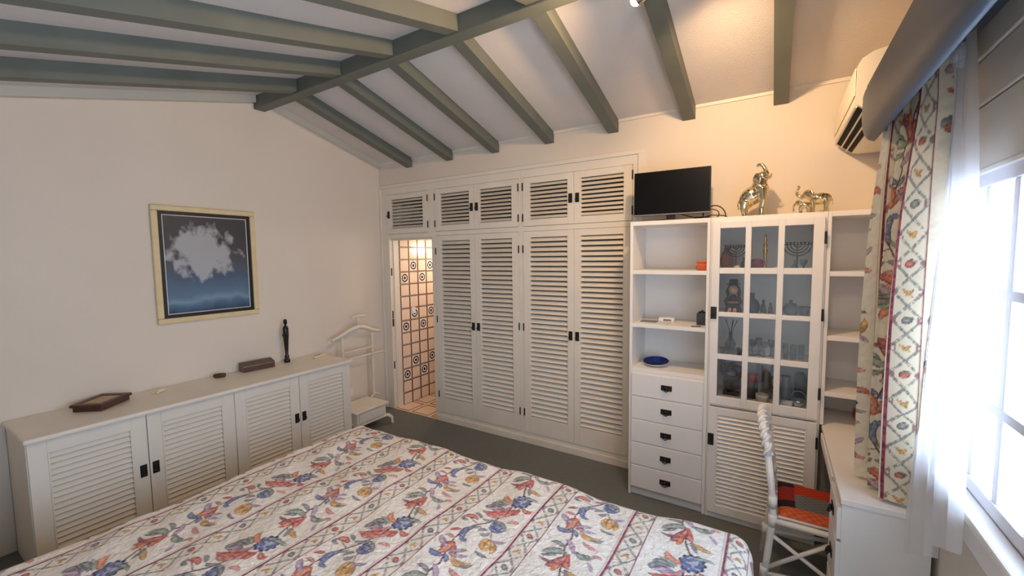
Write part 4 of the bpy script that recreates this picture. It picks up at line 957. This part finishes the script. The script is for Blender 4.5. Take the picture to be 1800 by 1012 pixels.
t = thing('white_box', 'flat white device box behind the brochures', 'box', (3.31, -.15, z2)); bx(-.055, .055, -.04, .04, 0, .028, bev=.004).obj('body', 'white', t, mw); bx(-.02, .035, -.0415, -.04, .008, .02).obj('socket_strip', 'grey', t, mw)
t = thing('photo_cube', 'black patterned cube-shaped jar on the middle open shelf', 'jar', (3.56, -.2, z2))
bx(3.525, 3.592, -.235, -.16, z2+.0006, z2+.085, bev=.006).obj('body', 'slate', t); MB().lathe([(0, 0), (.026, 0), (.026, .006), (.01, .01), (.008, .016), (0, .018)], (3.558, -.198, z2+.0855), 14).obj('lid', 'black', t)
bx(3.532, 3.585, -.2365, -.2352, z2+.012, z2+.075).obj('photo_panel', 'paper', t) if False else None
tag(bx(-.03, .03, -.012, .012, 0, .004, bev=.001).obj('card', 'wood2', None, Matrix.Translation((3.535, -.31, z2+.0006)) @ Matrix.Rotation(R(28), 4, 'Z')), 'small brown card lying at the shelf edge', 'card')
t = thing('plate', 'shallow blue and white china plate on the lowest open shelf', 'plate', (3.25, -.2, z3))
pw = Matrix.Translation((3.255, -.235, z3+.0125)) @ Matrix.Rotation(R(9), 4, 'X')
MB().lathe([(.001, .006), (.03, .0065), (.055, .009), (.075, .018), (.088, .026), (.090, .0255)][::-1], n=32).obj('dish', 'blueplate', t, pw)
MB().lathe([(.001, 0), (.05, 0), (.056, .002), (.076, .0135), (.0905, .025)], n=32).obj('underside', 'white', t, pw)

# ------------------------------------------------------------------ things behind the glass door
d1, d2, d3, d4 = DSH
def menorah(x, y, z, h, w_, label):
    t = thing('menorah', label, 'menorah', (x, y, z))
    MB().lathe([(0, 0), (.034, 0), (.034, .006), (.012, .018), (.006, .03)], (x, y, z+.0006), 14).obj('foot', 'bronze', t)
    MB().tube([(x, y, z+.025), (x, y, z+h-.01)], .0045, 8).obj('stem', 'bronze', t)
    for k in range(1, 5):
        r_ = w_/2*k/4
        MB().tube([(x+r_*math.cos(R(180+a)), y, z+h-.01-r_*.95*abs(math.sin(R(180+a)))) for a in range(0, 181, 15)], .0038, 6).obj('branch', 'bronze', t)
    MB().tube([(x-w_/2, y, z+h-.01), (x+w_/2, y, z+h-.01)], .0032, 6).obj('crossbar', 'bronze', t)
    for k in range(-4, 5): MB().lathe([(0, 0), (.004, 0), (.0075, .012), (.0065, .014), (0, .013)], (x+w_/2*k/4, y, z+h-.008), 8).obj('cup', 'bronze', t)
menorah(3.755, -.17, d1, .165, .13, 'bronze menorah behind the top left pane of the glass door')
menorah(4.10, -.17, d1, .175, .15, 'bronze menorah behind the top right pane of the glass door')
def vase(name, prof, x, y, z, m, label, cat, n=18): return tag(MB().lathe(prof, (x, y, z+.0006), n).obj(name, m), label, cat)
vase('vase', [(0, 0), (.03, 0), (.04, .04), (.042, .08), (.03, .12), (.018, .135), (.02, .15), (.016, .15), (.014, .135), (0, .02)], 3.695, -.10, d1, 'terracotta', 'terracotta vase beside the left menorah', 'vase')
tag(MB().ball((3.772, -.27, d1+.0185), (.02, .018, .018), 12).obj('egg', 'ivory'), 'small pale egg in front of the left menorah', 'egg')
vase('jug', [(0, 0), (.022, 0), (.03, .02), (.028, .05), (.016, .07), (.018, .085), (.014, .085), (.012, .07), (0, .02)], 3.815, -.20, d1, 'bronze', 'small olive jug between the left menorah and maroon bowl', 'jug')
vase('bowl', [(0, 0), (.024, 0), (.038, .02), (.043, .045), (.038, .066), (.022, .075), (.019, .073), (.033, .06), (.037, .04), (0, .012)], 3.885, -.26, d1, 'maroon', 'round maroon glazed bowl behind the top middle pane', 'bowl')
vase('candlestick', [(0, 0), (.03, 0), (.03, .006), (.01, .02), (.008, .05), (.014, .06), (.008, .07), (.011, .11), (.016, .13), (.008, .145), (.013, .165), (.008, .18), (.012, .2), (.005, .215), (.007, .225), (0, .24)], 3.925, -.15, d1, 'brass', 'tall brass candlestick in the middle of the top glass shelf', 'candlestick')
tag(MB().ball((3.99, -.27, d1+.014), (.018, .016, .0135), 12).obj('pebble', 'candle'), 'small cream stone at the right of the maroon bowl', 'stone')
vase('bell', [(0, 0), (.022, 0), (.02, .02), (.01, .04), (.004, .05), (.007, .065), (0, .07)], 4.085, -.27, d1, 'slate', 'dark bell in front of the right menorah', 'bell')
vase('goblet', [(0, 0), (.02, 0), (.02, .004), (.005, .012), (.005, .03), (.018, .045), (.02, .07), (.017, .07), (.014, .045), (0, .036)], 4.13, -.28, d1, 'slate', 'dark goblet beside the bell under the right menorah', 'goblet')
# doll
t = thing('doll', 'seated doll in dark dress and tall hat behind the glass', 'doll', (3.75, -.24, d2)); x, y, z = 3.75, -.23, d2
b_ = MB(); b_.lathe([(0, .0), (.055, .0), (.05, .03), (.035, .07), (.026, .105), (.012, .118), (0, .12)], (x, y+.02, z+.001), 16)
for s_ in (-1, 1): b_.tube([(x+s_*.024, y+.015, z+.105), (x+s_*.045, y, z+.075), (x+s_*.035, y-.03, z+.06)], [.014, .013, .009], 8)
b_.obj('dress', 'fabric_dark', t)
MB().lathe([(.03, 0), (.05, .004), (.051, .012), (.03, .016)], (x, y+.018, z+.062), 16).obj('sash', 'terracotta', t)
MB().ball((x, y+.008, z+.155), (.03, .028, .034), 14).obj('head', 'skin', t)
h_ = MB(); h_.ball((x, y+.02, z+.162), (.037, .03, .038), 14); h_.ball((x-.032, y+.01, z+.14), (.013, .016, .03), 10); h_.ball((x+.032, y+.01, z+.14), (.013, .016, .03), 10); h_.obj('hair', 'fabric_dark', t)
MB().lathe([(0, 0), (.045, 0), (.045, .004), (.028, .006), (.026, .035), (0, .037)], (x, y+.012, z+.19), 16).obj('hat', 'black', t)
for s_ in (-1, 1):
    MB().tube([(x+s_*.014, y-.02, z+.026), (x+s_*.014, y-.06, z+.03), (x+s_*.016, y-.075, z+.016)], [.01, .0095, .012], 8).obj('leg', 'skin', t)
    MB().ball((x+s_*.011, y-.0195, z+.16), (.003, .002, .003), 6).obj('eye', 'black', t)
vase('vase', [(0, 0), (.03, 0), (.045, .03), (.048, .055), (.035, .085), (.015, .1), (.013, .125), (.019, .135), (.014, .135), (.01, .12), (0, .03)], 3.86, -.2, d2, 'slate', 'round dark blue vase next to the doll', 'vase')
vase('figurine', [(0, 0), (.014, 0), (.016, .03), (.012, .06), (.006, .07), (.009, .08), (.006, .092), (0, .095)], 3.925, -.2, d2, 'slate', 'slim dark figurine right of the round vase', 'figurine')
vase('figurine', [(0, 0), (.012, 0), (.014, .025), (.01, .05), (.005, .058), (.008, .068), (0, .08)], 3.965, -.22, d2, 'slate', 'short dark figurine near the second-row middle pane edge', 'figurine')
tag(bx(3.90, 3.99, -.30, -.25, d2+.0006, d2+.012, bev=.003).obj('dish', 'candle'), 'low pale dish in front of the slim figurines', 'dish')
vase('teapot', [(0, 0), (.025, 0), (.04, .025), (.042, .05), (.03, .075), (.012, .082), (.008, .09), (.01, .098), (0, .102)], 4.075, -.22, d2, 'slate', 'dark blue teapot on the doll shelf at right', 'teapot')
vase('cup', [(0, 0), (.018, 0), (.026, .03), (.032, .06), (.028, .06), (.022, .03), (0, .01)], 4.145, -.22, d2, 'slate', 'flared dark cup beside the dark teapot', 'cup')
# third shelf: glassware
def tumbler(x, y, h, r_, label, z=d3): return vase('drinking_glass', [(0, 0), (r_*.85, 0), (r_, h), (r_*.9, h), (r_*.75, .006), (0, .006)], x, y, z, 'crystal', label, 'glass', 14)
labs_ = ['small crystal glass at the far left of the third glass shelf', 'small crystal glass in front of the dried flowers', 'small crystal glass right of the dried flowers', 'crystal glass next to the little black jar']
for k in range(4): tumbler(3.695+.032*k, -.25+.02*(k % 2), .05, .013, labs_[k])
t = thing('decanter', 'crystal decanter with dark stems behind the third-row left pane', 'decanter', (3.735, -.16, d3))
MB().lathe([(0, 0), (.035, 0), (.036, .06), (.02, .09), (.012, .11), (.014, .135), (.011, .135), (.009, .11), (0, .01)], (3.735, -.16, d3+.0006), 16).obj('bottle', 'crystal', t)
for k in range(5): MB().tube([(3.735, -.16, d3+.12), (3.735+.02*math.cos(k*1.3), -.16+.012*math.sin(k*1.3), d3+.18), (3.735+.04*math.cos(k*1.3), -.16+.02*math.sin(k*1.3), d3+.225)], [.002, .002, .003], 5).obj('stem', 'fabric_dark', t)
vase('jar', [(0, 0), (.013, 0), (.013, .032), (.015, .032), (.015, .042), (0, .043)], 3.80, -.27, d3, 'black', 'little black jar on the glassware shelf', 'jar')
for k, (xx, hh) in enumerate(((3.872, .105), (3.905, .115), (3.94, .10), (3.975, .11))):
    vase('wine_glass', [(0, 0), (.02, 0), (.02, .003), (.003, .008), (.003, hh*.5), (.018, hh*.62), (.02, hh), (.018, hh), (.015, hh*.64), (0, hh*.55)], xx, -.2+.03*(k % 2), d3, 'crystal',
         f'stemmed crystal glass behind the third-row middle pane, {ORD[k]} from the left', 'glass', 14)
for k in range(3): tumbler(4.055+.042*k, -.2-.02*(k % 2), .1, .018, f'tall crystal tumbler behind the third-row right pane, {ORD[k]} from the left')
# bottom shelf
t = thing('sculpture', 'black carved mask sculpture behind the lowest left pane', 'sculpture', (3.75, -.2, d4))
m_ = MB(); m_.ball((3.75, -.2, d4+.112), (.058, .035, .1), 14); m_.ball((3.70, -.2, d4+.17), (.022, .02, .05), 10); m_.ball((3.795, -.2, d4+.165), (.024, .02, .05), 10); m_.ball((3.75, -.2, d4+.19), (.05, .03, .035), 10); m_.box(3.70, 3.80, -.23, -.17, d4+.001, d4+.02, bev=.004)
m_.obj('head', 'ebony', t); MB().ball((3.75, -.232, d4+.15), (.03, .012, .018), 10).obj('brow', 'grey', t)
t = thing('canister', 'black canister with a red lid behind the lowest middle pane', 'canister', (3.875, -.2, d4))
MB().lathe([(0, 0), (.035, 0), (.035, .11), (0, .11)], (3.875, -.2, d4+.0006), 18).obj('body', 'black', t); MB().lathe([(0, 0), (.036, 0), (.036, .045), (.03, .05), (0, .05)], (3.875, -.2, d4+.111), 18).obj('lid', 'red', t)
t = thing('glass_pitcher', 'tall glass pitcher with curved handle behind the lowest middle pane', 'pitcher', (3.955, -.18, d4))
MB().lathe([(0, 0), (.036, 0), (.038, .08), (.03, .16), (.034, .215), (.031, .215), (.027, .16), (.034, .08), (0, .006)], (3.955, -.16, d4+.0006), 18).obj('body', 'crystal', t)
MB().tube([(3.985, -.17, d4+.15), (4.005, -.18, d4+.14), (4.01, -.18, d4+.1), (3.99, -.17, d4+.07)], .005, 8).obj('handle', 'silver', t)
vase('bowl', [(0, 0), (.025, 0), (.036, .03), (.038, .05), (.035, .05), (.032, .03), (0, .008)], 3.935, -.27, d4, 'candle', 'pale stone bowl in front of the glass pitcher', 'bowl')
t = thing('basket', 'silver basket with a hoop handle behind the lowest right pane', 'basket', (4.13, -.25, d4))
MB().lathe([(0, 0), (.022, 0), (.035, .025), (.042, .045), (.039, .045), (.032, .024), (0, .006)], (4.13, -.26, d4+.0006), 18).obj('bowl', 'silver', t)
MB().tube([(4.13+.041*math.cos(R(a)), -.26, d4+.045+.055*math.sin(R(a))) for a in range(0, 181, 15)], .0035, 6).obj('hoop', 'silver', t)
vase('jug', [(0, 0), (.03, 0), (.04, .05), (.034, .1), (.022, .14), (.028, .165), (.024, .165), (.018, .14), (0, .02)], 4.065, -.17, d4, 'grey', 'tall grey jug left of the silver basket', 'jug')
vase('vase', [(0, 0), (.035, 0), (.035, .14), (.03, .17), (.02, .185), (.016, .185), (0, .02)], 4.145, -.12, d4, 'slate', 'dark cylindrical vase behind the silver basket', 'vase')
tag(bx(4.04, 4.10, -.29, -.24, d4+.0006, d4+.03, bev=.01).obj('trinket_box', 'white'), 'small white trinket box before the grey jug', 'box')
